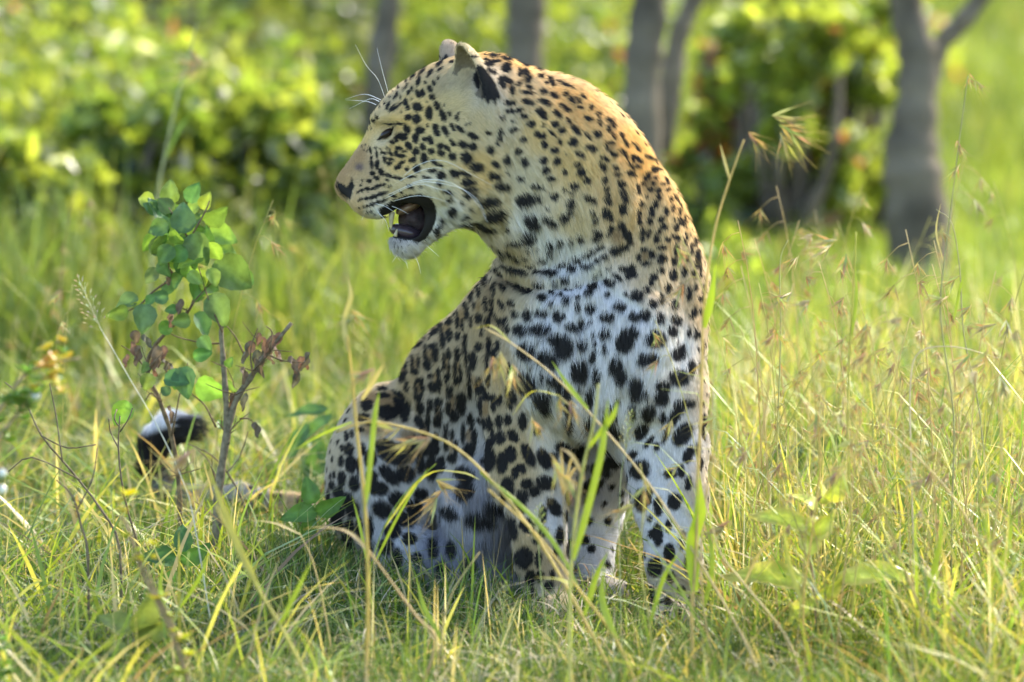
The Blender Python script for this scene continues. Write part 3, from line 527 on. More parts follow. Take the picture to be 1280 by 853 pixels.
def coat(P, marks, tans, extra):
    B = coat_base(P); c = B[:, :3].copy(); B[:, 6] = 3.2 + 0.66 * (B[:, 6] - 3.2)
    lum = c.mean(1, keepdims=True); c = np.minimum(np.clip(lum + 1.22 * (c - lum), 0.01, 1) * 1.20, 0.86) * np.array([[1.0, 0.975, 1.0]]); c[:, 2] *= 0.97
    t = mark_mask(P, tans, 1.05, 0.35)[:, None] * 0.8
    c = c * (1 - t) + np.array([[0.38, 0.24, 0.10]]) * t
    m = np.maximum(mark_mask(P, marks, 1.14, 0.13), mark_mask(P, extra, 1.0, solid=True))
    for pg, z0, z1 in BLACKS:
        x0 = min(p[0] for p in pg) - 4; x1 = max(p[0] for p in pg) + 4; y0 = min(p[1] for p in pg) - 4; y1 = max(p[1] for p in pg) + 4
        k = np.where((P[:, 0] > x0) & (P[:, 0] < x1) & (P[:, 1] > y0) & (P[:, 1] < y1) & (P[:, 2] > z0) & (P[:, 2] < z1))[0]
        if len(k): m[k] = np.maximum(m[k], np.clip(0.5 - poly2(P[k], pg) / 1.5, 0, 1))
    # dark skin and painted cavity shade inside the ear cups, short fur on the ears
    k = np.where((P[:, 0] < 640) & (P[:, 1] < 150) & (P[:, 1] > 40))[0]
    if len(k):
        for b_, tip_, o_, r_ in (EAR_NEAR, EAR_FAR):
            L_, h_ = ear_local(P[k], b_, tip_, o_); e0 = ell(L_, (0, 0, 0), (r_[0], h_, r_[1]))
            inn = (e0 < -0.6) & (L_[:, 0] < 8) & (L_[:, 1] > h_ * 0.02) & (e0 > -9); j = k[inn]; c[j] = c[j] * 0.25 + np.array([[0.13, 0.10, 0.07]]) * 0.75; m[j] *= 0.2
            j = k[(np.abs(e0) < 9) & (L_[:, 1] > h_ * 0.1)]; B[j, 6] = np.minimum(B[j, 6], 4.0)
    # tail tip: black with a pale upper side
    k = (P[:, 0] < 275) & (P[:, 1] < 600) & (P[:, 2] > 500)
    tb = np.clip(((P[:, 1] - 536 - 5 * np.sin(P[:, 0] * 0.08)) / 6), 0, 1) * np.clip((612 - P[:, 1]) / 10, 0, 1)
    m = np.where(k, np.maximum(m * 0, np.where(P[:, 0] > 217, np.clip((P[:, 1] - 518) / 6, 0, 1), tb)), m)
    # purple scar on the muzzle
    k = np.exp(-(((P[:, 0] - 449) / 6) ** 2 + ((P[:, 1] - 209) / 5) ** 2) ** 1.5) * (P[:, 2] < 0) * 0.8
    c = c * (1 - k[:, None]) + np.array([[0.16, 0.12, 0.15]]) * k[:, None]
    m3 = m[:, None]
    blk = np.array([[0.016, 0.014, 0.014]])
    return c * (1 - m3) + blk * m3, B[:, 3:6], B[:, 6], m
# ------------------------------------------------------------------ ground
def ground():
    xs = np.concatenate([np.linspace(-300, -12, 14)[:-1], np.linspace(-12, 12, 90), np.linspace(12, 300, 14)[1:]])
    ys = np.concatenate([np.linspace(-60, 4, 10)[:-1], np.linspace(4, 30, 110), np.linspace(30, 600, 24)[1:]])
    X, Y = np.meshgrid(xs, ys); n1 = np.sin(X * 1.3 + 2) * np.cos(Y * 0.9) * 0.02 + np.sin(X * 4.1) * np.cos(Y * 3.7 + 1) * 0.008
    fade = np.clip((Y - 6) / 3, 0, 1)
    Z = n1 * fade - 0.015 + np.clip((Y - 40) / 560, 0, 1) ** 1.3 * 30
    V = np.stack([X, Y, Z], -1).reshape(-1, 3); nx = len(xs); ny = len(ys)
    i = np.arange((ny - 1) * nx).reshape(ny - 1, nx)[:, :-1].ravel()
    F = np.stack([i, i + 1, i + 1 + nx, i + nx], 1)
    m, n, out = base_mat('meadow_soil'); L = n.links.new
    p = n.nodes.new("ShaderNodeBsdfPrincipled"); p.inputs['Roughness'].default_value = 0.95; p.inputs['Specular IOR Level'].default_value = 0.1
    tc = n.nodes.new("ShaderNodeTexCoord")
    nz = n.nodes.new("ShaderNodeTexNoise"); nz.inputs['Scale'].default_value = 1.1; nz.inputs['Detail'].default_value = 9; nz.inputs['Roughness'].default_value = 0.65
    L(tc.outputs['Object'], nz.inputs['Vector'])
    cr = n.nodes.new("ShaderNodeValToRGB"); e = cr.color_ramp.elements
    e[0].position = 0.32; e[0].color = (0.07, 0.10, 0.025, 1); e[1].position = 0.66; e[1].color = (0.19, 0.21, 0.05, 1)
    x = cr.color_ramp.elements.new(0.5); x.color = (0.12, 0.16, 0.035, 1)
    L(nz.outputs[0], cr.inputs[0]); L(cr.outputs[0], p.inputs['Base Color'])
    b = n.nodes.new("ShaderNodeBump"); b.inputs['Strength'].default_value = 0.6; b.inputs['Distance'].default_value = 0.03
    nf = n.nodes.new("ShaderNodeTexNoise"); nf.inputs['Scale'].default_value = 40; nf.inputs['Detail'].default_value = 6; L(tc.outputs['Object'], nf.inputs['Vector'])
    L(nf.outputs[0], b.inputs['Height']); L(b.outputs[0], p.inputs['Normal']); L(p.outputs[0], out.inputs[0])
    o = put('ground', np_mesh('ground', V, F, np.ones((len(V), 3)) * 0.1, m)); tag(o, kind='structure')
ground()
# ------------------------------------------------------------------ trees and shrubs beyond the leopard
bark = solid_mat('bark', rough=0.9, spec=0.1, noise=0.5, scale=9, bump=0.9, dist=0.02)
far_leaf = leaf_mat('shrub_leaf', trans=0.66, gloss=0.10, rough=0.32, noise=0.2, scale=5)

def leaves_mesh(name, centres, dirs_up, size, cols, mat, origin):
    """many small pointed leaves, each four triangles wide with a crease"""
    n = len(centres); C = np.asarray(centres)
    ax = rng.normal(0, 1, (n, 3)); ax[:, 2] *= 0.6; ax += np.array(dirs_up); ax /= np.linalg.norm(ax, axis=1, keepdims=True)
    q = rng.normal(0, 1, (n, 3)); sd = np.cross(ax, q); sd /= np.linalg.norm(sd, axis=1, keepdims=True); nr = np.cross(ax, sd)
    s = size[:, None]
    V = np.stack([C - ax * s * 0.5, C + sd * s * 0.30 + nr * s * 0.06, C + ax * s * 0.5, C - sd * s * 0.30 + nr * s * 0.06], 1) - np.array(origin)
    i = np.arange(n)[:, None] * 4
    F = np.concatenate([i + [0, 1, 2], i + [0, 2, 3]])
    return np_mesh(name, V.reshape(-1, 3), F, np.repeat(cols, 4, 0), mat, smooth=False)

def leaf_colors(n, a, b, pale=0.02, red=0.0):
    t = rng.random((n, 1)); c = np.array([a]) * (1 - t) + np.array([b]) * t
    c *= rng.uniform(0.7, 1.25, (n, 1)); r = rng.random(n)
    c[r < pale] = (0.62, 0.66, 0.5); c[(r > 1 - red)] = (0.42, 0.16, 0.08)  # glints off glossy foliage painted as near-white leaves
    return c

def shrub(px, py_base, w, h, t, n, a, b, label, pale=0.02, red=0.0, leaf=0.05, group='leafy shrubs growing beyond the leopard', clumps=26):
    """px, w, h in photograph pixels at distance t; stands on the ground"""
    k = S * t / D; base = Wt(px, gy(t), t); base.z = 0
    root = empty('shrub', base, label, 'shrub', group)
    W_, H_ = w * k / 2, h * k
    cen = []; tw = MB()
    for c in range(clumps):
        a_ = rnd.uniform(0, 2 * math.pi); r_ = math.sqrt(rnd.random()) * 0.75; zz = rnd.uniform(0.06, 0.92)
        cc = Vector((math.cos(a_) * r_ * W_ * (1.05 - 0.45 * zz), math.sin(a_) * r_ * W_ * 0.7, zz * H_)); rr = rnd.uniform(0.16, 0.34) * min(W_, H_)
        m = n // clumps; p = rng.normal(0, 1, (m, 3)); p /= np.linalg.norm(p, axis=1, keepdims=True)
        p *= (rng.random((m, 1)) ** 0.45) * rr * np.array([1.15, 1.0, 0.85]); cen.append(p + np.array(cc))
        mid = cc * 0.5 + Vector((rnd.uniform(-.05, .05), rnd.uniform(-.05, .05), 0))
        tw.tube(smooth_path([(cc.x * .1, cc.y * .1, -0.02), mid, cc], 3), [0.018 * (1 - i / 8) for i in range(7)], (0.16, 0.13, 0.10), 5)
    cen = np.concatenate(cen); cen = cen[cen[:, 2] > 0.02]
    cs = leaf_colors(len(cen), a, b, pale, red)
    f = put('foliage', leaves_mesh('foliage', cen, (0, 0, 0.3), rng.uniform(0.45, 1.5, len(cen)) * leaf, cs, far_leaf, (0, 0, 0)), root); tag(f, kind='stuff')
    put('branches', tw.mesh('branches', bark), root)
    return root

def smooth_path(pts, k=5):
    pts = [Vector(p) for p in pts]; out = []
    P_ = [pts[0] * 2 - pts[1]] + pts + [pts[-1] * 2 - pts[-2]]
    for i in range(1, len(P_) - 2):
        for j in range(k):
            t = j / k; a, b, c, d = P_[i - 1:i + 3]
            out.append(0.5 * ((2 * b) + (c - a) * t + (2 * a - 5 * b + 4 * c - d) * t * t + (3 * b - a - 3 * c + d) * t ** 3))
    out.append(pts[-1]); return out

def tree(t, trunks, label, crown_c, crown_r, n=2600, a=(0.09, 0.15, 0.03), b=(0.16, 0.24, 0.05)):
    """trunks: lists of (px, py, radius px) from the ground up, at distance t"""
    base = Wt(trunks[0][0][0], gy(t), t); base.z = 0
    root = empty('tree', base, label, 'tree', 'slender grey trees standing beyond the leopard')
    tops = []
    for i, tr in enumerate(trunks):
        p = [Wt(x, y, t + (0.12 * i)) - base for x, y, r in tr]; rad = [r * S * t / D for x, y, r in tr]
        if i == 0: p[0].z = -0.05
        q = smooth_path(p, 5); rr = []
        for j in range(len(p) - 1): rr += [rad[j] + (rad[j + 1] - rad[j]) * u / 5 for u in range(5)]
        rr.append(rad[-1]); d = (q[-1] - q[-3]).normalized()
        # carry on above the picture to the crown
        e = Vector(crown_c) + Vector((rnd.uniform(-.5, .5), rnd.uniform(-.3, .3), rnd.uniform(-.6, .2)))
        ext = smooth_path([q[-1], q[-1] + d * 0.6, q[-1].lerp(e, .6) + d * .3, e], 4)[1:]
        r0 = rr[-1]; q += ext; rr += [r0 * (1 - 0.75 * (u + 1) / len(ext)) for u in range(len(ext))]
        rr = [v * (1 + 0.08 * math.sin(u * 1.9 + i)) for u, v in enumerate(rr)]
        mb = MB(); mb.tube(q, rr, (0.135, 0.112, 0.080), 12); put('trunk' if i == 0 or len(tr) > 3 else 'limb', mb.mesh('trunk', bark), root); tops.append(e)
    mb = MB()
    for k in range(9):
        s = rnd.choice(tops); e = Vector(crown_c) + Vector((rnd.uniform(-1, 1) * crown_r[0], rnd.uniform(-1, 1) * crown_r[1], rnd.uniform(-.5, .8) * crown_r[2])) * 0.8
        mb.tube(smooth_path([s - Vector((0, 0, 0.6)), s.lerp(e, .5) + Vector((0, 0, .1)), e], 3), [0.03 * (1 - u / 8) for u in range(7)], (0.135, 0.112, 0.080), 6)
    put('limbs', mb.mesh('limbs', bark), root)
    cen = []
    for k in range(20):
        c = np.array(crown_c) + rng.uniform(-1, 1, 3) * np.array(crown_r) * 0.75; m = n // 20
        p = rng.normal(0, 1, (m, 3)); p /= np.linalg.norm(p, axis=1, keepdims=True); cen.append(c + p * (rng.random((m, 1)) ** .5) * 0.5 * np.array([1.2, 1.2, .7]))
    cen = np.concatenate(cen); cs = leaf_colors(len(cen), a, b, 0.01)
    f = put('crown', leaves_mesh('crown', cen, (0, 0, 0.2), rng.uniform(.05, .10, len(cen)), cs, far_leaf, (0, 0, 0)), root); tag(f, kind='stuff')

G_ = lambda t: gy(t)
tree(14.9, [[(470, G_(14.9), 20), (472, 120, 18), (478, 60, 19), (487, 0, 14), (492, -60, 13)]], 'dark slim tree trunk rising above the leopard\'s brow whiskers', (0.3, 0.6, 4.3), (1.3, 1.2, 0.7))
tree(15.1, [[(652, G_(15.1), 26), (656, 80, 24), (658, 20, 25), (662, -60, 23)]], 'blue-grey tree trunk directly above the leopard\'s nape', (0.0, 0.8, 4.4), (1.4, 1.2, 0.7))
tree(14.2, [[(800, G_(14.2), 30), (802, 120, 24), (808, 40, 24), (818, -50, 22)], [(826, 190, 15), (838, 110, 16), (850, 40, 13), (878, -20, 11)]],
     'forked grey tree trunk behind the leopard\'s neck with a slimmer stem leaning right', (0.3, 0.5, 4.0), (1.4, 1.2, 0.7))
tree(14.3, [[(1152, G_(14.3) - 0, 44), (1145, 250, 40), (1139, 190, 36), (1146, 130, 27), (1147, 70, 26), (1135, 20, 22), (1126, -50, 20)], [(1158, 90, 20), (1176, 55, 13), (1205, 25, 13), (1240, -22, 11)]],
     'stout forked tree trunk at the right with its limb leaning to the right', (0.3, 0.3, 3.4), (1.4, 1.1, 0.6))

GA, GB = (0.20, 0.28, 0.045), (0.40, 0.45, 0.08)
DA, DB = (0.14, 0.22, 0.04), (0.30, 0.38, 0.06)
SH = [
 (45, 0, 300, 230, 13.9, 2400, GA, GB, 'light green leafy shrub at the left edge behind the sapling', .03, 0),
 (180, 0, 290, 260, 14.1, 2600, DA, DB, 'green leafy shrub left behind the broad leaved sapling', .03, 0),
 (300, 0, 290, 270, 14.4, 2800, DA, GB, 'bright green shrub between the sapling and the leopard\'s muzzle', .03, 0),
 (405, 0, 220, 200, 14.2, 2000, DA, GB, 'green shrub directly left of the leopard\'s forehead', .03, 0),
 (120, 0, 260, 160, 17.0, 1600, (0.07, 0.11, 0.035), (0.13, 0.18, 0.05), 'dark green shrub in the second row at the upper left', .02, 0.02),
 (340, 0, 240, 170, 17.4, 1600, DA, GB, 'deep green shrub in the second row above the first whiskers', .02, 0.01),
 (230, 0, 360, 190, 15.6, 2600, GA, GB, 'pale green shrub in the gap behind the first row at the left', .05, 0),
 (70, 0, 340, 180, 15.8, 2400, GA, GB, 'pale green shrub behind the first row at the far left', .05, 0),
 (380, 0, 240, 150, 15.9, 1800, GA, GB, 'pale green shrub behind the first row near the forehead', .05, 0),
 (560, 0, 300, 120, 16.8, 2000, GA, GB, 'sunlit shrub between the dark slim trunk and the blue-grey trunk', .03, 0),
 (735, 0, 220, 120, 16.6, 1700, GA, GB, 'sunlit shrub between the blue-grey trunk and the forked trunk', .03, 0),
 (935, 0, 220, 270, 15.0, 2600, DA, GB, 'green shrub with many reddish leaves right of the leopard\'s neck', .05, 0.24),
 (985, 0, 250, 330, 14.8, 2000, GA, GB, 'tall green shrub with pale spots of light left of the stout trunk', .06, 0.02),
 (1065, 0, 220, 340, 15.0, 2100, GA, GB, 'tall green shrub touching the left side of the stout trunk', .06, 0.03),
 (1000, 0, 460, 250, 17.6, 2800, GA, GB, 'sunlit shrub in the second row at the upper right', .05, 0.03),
]
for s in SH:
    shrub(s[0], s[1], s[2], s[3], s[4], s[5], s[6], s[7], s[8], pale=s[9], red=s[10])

def undergrowth():
    """weedy mass of leaves filling the ground between the shrubs and the trees"""
    n = 52000; x = rng.uniform(-2.6, 1.15, n); t = rng.uniform(13.6, 20.5, n); px = x * D / (S * t) + 640
    f = lambda a, b, k, p: np.sin(a * k + p + 1.3 * np.sin(b * k * .7 + p)) * np.cos(b * k * 1.1 + p * 2)
    hh = .22 + .20 * f(x, t, 1.6, 1.0) + .16 * f(x, t, 4.0, 2.0) + .10 * f(x, t, 9.0, .5) + np.clip((t - 14) / 5, 0, 1) * .30
    hh = hh * np.where((px > 430) & (px < 880) & (t < 15.2), .45, 1.0)
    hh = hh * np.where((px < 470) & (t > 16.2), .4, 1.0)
    hh = hh * np.clip((1010 - px) / 160, 0.0, 1) * np.clip((t - 13.3) / .8, .25, 1); keep = hh > .05; x, t, hh, px = x[keep], t[keep], hh[keep], px[keep]; n = len(x)
    z = hh * rng.random(n) ** .55; v = (H - t * sT) / cT
    pos = np.stack([x, t * cT - v * sT, z], 1)
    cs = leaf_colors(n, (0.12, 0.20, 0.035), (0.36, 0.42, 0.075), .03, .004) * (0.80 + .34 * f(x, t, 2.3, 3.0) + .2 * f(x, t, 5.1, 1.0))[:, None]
    cs = cs * np.where(px < 440, .84, 1.0)[:, None]  # left part dimmed in the leaf colour, as if more shaded
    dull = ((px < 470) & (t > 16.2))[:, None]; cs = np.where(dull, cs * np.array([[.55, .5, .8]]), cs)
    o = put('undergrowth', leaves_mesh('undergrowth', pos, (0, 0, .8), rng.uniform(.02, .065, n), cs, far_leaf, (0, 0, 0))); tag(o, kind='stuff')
undergrowth()
# ------------------------------------------------------------------ nearer plants
bladem = leaf_mat('grass_blade', trans=0.42, gloss=0.05, rough=0.45, noise=0.15, scale=25)
leafm = leaf_mat('broad_leaf', trans=0.40, gloss=0.035, rough=0.38, noise=0.22, scale=70)
strawm = leaf_mat('dry_straw', trans=0.30, gloss=0.04, rough=0.6, tint=(1.1, 1.0, 0.8), noise=0.2, scale=50)
stemm = solid_mat('woody_stem', rough=0.85, spec=0.15, noise=0.4, scale=120, bump=0.7, dist=0.002)
STRAW = (0.55, 0.43, 0.18); GOLD = (0.50, 0.38, 0.08); LIME = (0.30, 0.38, 0.04); GREEN = (0.11, 0.20, 0.04); BROWN = (0.30, 0.17, 0.08)
FWD = Vector((0, cT, -sT)); RGT = Vector((1, 0, 0)); UP = Vector((0, sT, cT))

def leaf_blade(px, py, t, length, width, ang, roll=0.0, yaw=0.0, color=GREEN, curl=0.15, name='leaf', parent=None, org=Vector((0, 0, 0)), mat=None, wavy=0.04, col2=None):
    """broad leaf: px, py = stalk end; ang = direction in the picture (degrees, 0 right, 90 up); roll = turn about its own axis"""
    k = S * t / D; L_ = length * k; Wd = width * k; b = Wt(px, py, t)
    a = math.radians(ang); y = math.radians(yaw)
    ax = (RGT * math.cos(a) + UP * math.sin(a)) * math.cos(y) + FWD * math.sin(y)
    sd = (RGT * -math.sin(a) + UP * math.cos(a)); r = math.radians(roll); nr = ax.cross(sd).normalized()
    sd = sd * math.cos(r) + nr * math.sin(r); nr = ax.cross(sd).normalized()
    vs = []; fs = []; cs = []; m, q = 8, 5
    for i in range(m + 1):
        u = i / m; w = Wd * (math.sin(math.pi * min(1, u * 0.97 + 0.03) ** 0.72) ** 0.8 if u < 1 else 0.02)
        ser = 1 + 0.06 * (i % 2)
        for j in range(q):
            v = (j / (q - 1)) * 2 - 1
            z = -curl * L_ * u * u + abs(v) * w * 0.22 + wavy * L_ * math.sin(u * 9 + v * 3)
            vs.append(b + ax * (u * L_) + sd * (v * w * 0.5 * ser) + nr * z - org)
            c = color if abs(v) > 0.01 else tuple(x * 1.35 for x in color)
            if col2 and (u > 0.75 or abs(v) > 0.9): c = col2
            cs.append(c)
    for i in range(m):
        for j in range(q - 1):
            fs.append((i * q + j, i * q + j + 1, (i + 1) * q + j + 1, (i + 1) * q + j))
    mb = MB(); mb.add(vs, fs, cs); return put(name, mb.mesh(name, mat or leafm), parent)

def stem_part(name, path, r0, r1, color, parent, org, mat=None, n=6, k=4, ground=False, knob=0.0):
    p = [Wt(*q) for q in path]
    if ground: p.insert(0, Vector((p[0].x, p[0].y - 0.01, -0.02)))
    q = smooth_path(p, k); m = len(q)
    rr = [r0 + (r1 - r0) * i / (m - 1) for i in range(m)]
    if knob: rr = [r * (1 + knob * (0.5 + 0.5 * math.sin(i * 2.3))) for i, r in enumerate(rr)]
    mb = MB(); mb.tube([v - org for v in q], rr, color, n); return put(name, mb.mesh(name, mat or stemm), parent)

# --- sapling at the left: woody stems, broad leaves, shrivelled leaves
def Z(x, y): return 100 + x / 1.8536, 200 + y / 1.8536
TS = 10.75
ob = Wt(265, gy(TS), TS); ob.z = 0
sap = empty('sapling', ob, 'young broad leaved sapling with bright leaves on top and shrivelled brown ones below', 'sapling')
WOOD = (0.18, 0.15, 0.095); TWIG = (0.14, 0.10, 0.055)
def zs(path, t=TS): return [(*Z(x, y), t + (dz if False else 0)) for x, y in path]
stem_part('stem', zs([(318, 830), (322, 760), (340, 640), (360, 560), (395, 505), (432, 450), (490, 378)]), .0072, .0024, WOOD, sap, ob, ground=True, knob=.35)
stem_part('stem', zs([(338, 660), (340, 590), (333, 480), (327, 400), (332, 380)]), .0052, .0028, WOOD, sap, ob, knob=.3)
stem_part('stem', zs([(232, 860), (228, 740), (212, 640), (185, 560), (156, 490), (168, 440), (205, 395), (255, 345), (270, 290), (268, 240), (262, 160)], TS + .06), .0040, .0013, TWIG, sap, ob, ground=True, knob=.4)
stem_part('stem', zs([(268, 250), (215, 275), (170, 305), (140, 335), (112, 350)], TS + .03), .0022, .0010, TWIG, sap, ob)
for i in range(44):
    x_, y_ = rnd.choice(((335, 480), (360, 545), (190, 560), (160, 480), (215, 640), (400, 490), (250, 350), (340, 640), (320, 740), (225, 730), (440, 440), (262, 250)))
    dx_, dy_ = rnd.uniform(-70, 70), rnd.uniform(-70, 10)
    stem_part('twig', zs([(x_, y_), (x_ + dx_ * .5 + rnd.uniform(-8, 8), y_ + dy_ * .5), (x_ + dx_, y_ + dy_)], TS + rnd.uniform(-.05, .06)), .0012, .0005, TWIG, sap, ob, n=4, k=2)
for pth in ([(332, 425), (290, 425), (230, 412), (205, 400)], [(382, 455), (360, 410), (335, 380)], [(315, 620), (290, 570), (262, 545), (240, 520)], [(156, 490), (125, 450), (95, 430)],
            [(370, 600), (392, 600), (402, 612)], [(400, 500), (395, 440), (412, 390)], [(432, 450), (470, 465), (520, 470)], [(212, 640), (222, 590), (232, 540), (250, 470)], [(330, 400), (300, 330), (275, 250)],
            [(300, 330), (320, 250), (345, 230)], [(262, 200), (230, 150), (205, 110)], [(262, 170), (290, 120), (300, 95)], [(185, 560), (165, 540), (150, 560)], [(440, 440), (445, 400), (430, 385)], [(318, 760), (300, 700), (270, 670)]):
    stem_part('twig', zs(pth, TS + rnd.uniform(-.04, .05)), .0017, .0007, TWIG, sap, ob, n=5, k=3)
LG = (0.12, 0.205, 0.048); LB = (0.095, 0.17, 0.062); LL = (0.19, 0.29, 0.055)
LEAVES = [(212, 100, 42, 95, LG), (172, 96, 34, 170, LL), (255, 100, 40, 70, LG), (190, 140, 46, 120, LB), (235, 170, 56, 85, LB), (205, 150, 40, 200, LB), (165, 172, 34, 250, LL), (200, 170, 36, 100, LB),
 (262, 170, 62, 290, LB), (240, 212, 54, 275, LB), (285, 140, 52, 20, LG), (300, 165, 56, 340, LL), (312, 235, 82, 325, LG), (275, 275, 42, 265, LG), (308, 310, 62, 290, LG), (152, 335, 52, 265, LB), (268, 355, 50, 300, LB),
 (110, 345, 40, 205, LG), (255, 120, 42, 45, LL), (285, 115, 34, 70, LL), (222, 180, 40, 280, LG), (312, 208, 42, 350, LL), (205, 318, 34, 180, LB), (135, 320, 44, 200, LB), (372, 262, 32, 320, LG), (196, 505, 46, 350, LB),
 (240, 480, 56, 275, LB), (272, 512, 58, 330, LL), (112, 560, 50, 240, LL), (175, 250, 34, 240, LB), (342, 510, 26, 300, LG), (300, 190, 44, 300, LL), (215, 120, 38, 140, LG), (245, 150, 36, 30, LB), (290, 260, 34, 320, LL), (255, 370, 34, 190, LG),
 (340, 480, 22, 60, LG), (330, 625, 22, 110, LG), (205, 95, 30, 60, LL), (180, 120, 30, 150, LB)]
for i in range(34):
    a_ = rnd.uniform(0, 6.28); q_ = rnd.random() ** .5
    LEAVES.append((250 + math.cos(a_) * q_ * 78, 200 + math.sin(a_) * q_ * 110, rnd.uniform(30, 48), rnd.uniform(0, 360), rnd.choice((LG, LB, LL))))
for i in range(12): LEAVES.append((rnd.uniform(110, 290), rnd.uniform(300, 560), rnd.uniform(20, 36), rnd.uniform(0, 360), rnd.choice((LG, LB))))
for i, (x, y, l, a, c) in enumerate(LEAVES):
    X, Y = Z(x, y)
    leaf_blade(X, Y, TS + rnd.uniform(-.05, .06), l / 1.85 * 1.32, l / 1.85 * rnd.uniform(.95, 1.15), -((a) if a < 0 else (-a)), roll=rnd.uniform(-50, 50), yaw=rnd.uniform(-30, 30), color=tuple(v * rnd.uniform(.85, 1.15) for v in c), parent=sap, org=ob, curl=rnd.uniform(.05, .25))
for (x, y) in [(400, 420), (415, 400), (440, 440), (495, 470), (520, 455), (465, 400), (375, 480), (185, 440), (125, 395), (145, 405), (195, 430), (235, 322), (402, 608), (155, 500), (425, 410), (432, 425), (448, 405), (420, 455), (405, 460), (512, 455), (485, 455), (188, 455), (178, 430), (120, 420), (135, 430), (200, 465), (170, 450), (215, 345), (110, 450), (200, 240), (180, 460), (410, 440), (390, 425), (505, 490), (528, 445), (355, 540), (450, 425), (160, 480), (205, 570), (385, 540)]:
    X, Y = Z(x, y)
    leaf_blade(X, Y, TS + rnd.uniform(-.03, .04), rnd.uniform(16, 30), rnd.uniform(7, 13), rnd.uniform(-115, -65), roll=rnd.uniform(-70, 70), color=(0.15 * rnd.uniform(.7, 1.3), 0.11, 0.07), curl=rnd.uniform(-.4, .4), wavy=.12, name='dead_leaf', parent=sap, org=ob, mat=strawm)

# --- broad leaved plant at the right
def Z8(x, y): return 880 + x / 1.97, 420 + y / 1.97
TR = 10.06; ob = Wt(1020, gy(TR), TR); ob.z = 0
pl = empty('leafy_plant', ob, 'low plant with long pale green leaves and curled tips at the lower right', 'plant')
stem_part('stem', [(*Z8(278, 700), TR), (*Z8(268, 600), TR), (*Z8(258, 520), TR), (*Z8(266, 430), TR), (*Z8(290, 395), TR)], .0032, .0015, (0.22, 0.14, 0.08), pl, ob, ground=True)
PL = (0.50, 0.54, 0.09); PE = (0.52, 0.46, 0.12)
for x, y, l, w, a, r, yw, cu in [(255, 470, 70, 22, 160, 35, -20, .3), (262, 610, 105, 28, 167, 40, -10, .25), (330, 600, 108, 26, 8, -40, 10, .2), (270, 430, 44, 22, 115, 60, 0, .9), (285, 410, 40, 24, 60, 60, 10, .9), (300, 400, 50, 24, 30, 50, -20, .8),
                                 (262, 480, 60, 26, 25, 40, 20, .3), (260, 540, 44, 24, 100, 30, 20, .2), (275, 640, 60, 24, 25, 55, 0, .3), (275, 660, 60, 22, 205, 40, 10, .3), (262, 500, 50, 26, 65, 20, 30, .3)]:
    X, Y = Z8(x, y); leaf_blade(X, Y, TR + rnd.uniform(-.03, .03), l * .8 if l < 70 else l * 1.05, w * 1.35, a, roll=r, yaw=yw, color=PL, col2=PE, curl=cu, parent=pl, org=ob)
def weed(px, t, leaves, label, color, height=60, group='broad leaved weeds low in the grass'):
    ob = Wt(px, gy(t), t); ob.z = 0; w = empty('weed', ob, label, 'plant', group)
    stem_part('stem', [(px, gy(t) - 4, t), (px + 3, gy(t) - height * .5, t), (px, gy(t) - height, t)], .002, .001, (0.16, 0.18, 0.06), w, ob, ground=True)
    for x, y, l, wd, a, r in leaves:
        leaf_blade(x, y, t + rnd.uniform(-.03, .03), l, wd, a, roll=r, yaw=rnd.uniform(-25, 25), color=color, parent=w, org=ob, curl=rnd.uniform(.1, .4))
weed(410, 11.4, [(410, 512, 55, 18, 185, 40), (415, 520, 60, 20, 215, 40), (385, 530, 60, 22, 240, 30), (440, 520, 40, 28, 250, 0), (395, 560, 50, 14, 250, 30), (405, 575, 44, 20, 120, 20), (385, 600, 40, 16, 100, 30), (420, 580, 50, 16, 200, 30), (420, 560, 44, 14, 300, 30), (385, 640, 40, 26, 200, 30), (400, 630, 34, 22, 0, 30)],
     'green weed with arching narrow leaves just left of the leopard\'s thigh', (0.08, 0.16, 0.05), 130)
weed(395, 10.7, [(395, 640, 44, 26, 185, 20), (395, 640, 40, 24, 20, 20), (390, 630, 34, 24, 100, 10), (395, 650, 40, 22, 235, 30)], 'small round leaved weed at the foot of the leopard\'s tail', (0.10, 0.20, 0.04), 80)
weed(1000, 11.3, [(1005, 560, 62, 20, 200, 35), (1010, 556, 60, 22, 10, 35), (1005, 570, 40, 20, 230, 35), (1010, 580, 44, 18, 330, 30)], 'dark broad leaved weed in the shade of the tall grass on the right', (0.05, 0.11, 0.04), 120)
weed(1060, 11.2, [(1060, 570, 60, 20, 170, 35), (1062, 566, 50, 22, 20, 35), (1060, 590, 40, 20, 230, 35)], 'second dark broad leaved weed just right of the first in the shade', (0.06, 0.13, 0.04), 110)
weed(165, 9.95, [(170, 790, 60, 34, 60, 30), (165, 790, 50, 30, 150, 30), (170, 800, 60, 26, 25, 30), (160, 810, 44, 26, 200, 30)], 'low weed with pale crumpled leaves at the lower left', (0.22, 0.26, 0.06), 70)
weed(225, 10.4, [(225, 700, 50, 28, 170, 30), (225, 700, 44, 26, 20, 30), (228, 690, 38, 24, 90, 10), (222, 715, 44, 24, 240, 30)], 'small dark leaved weed in front of the sapling\'s foot', (0.06, 0.14, 0.04), 60)

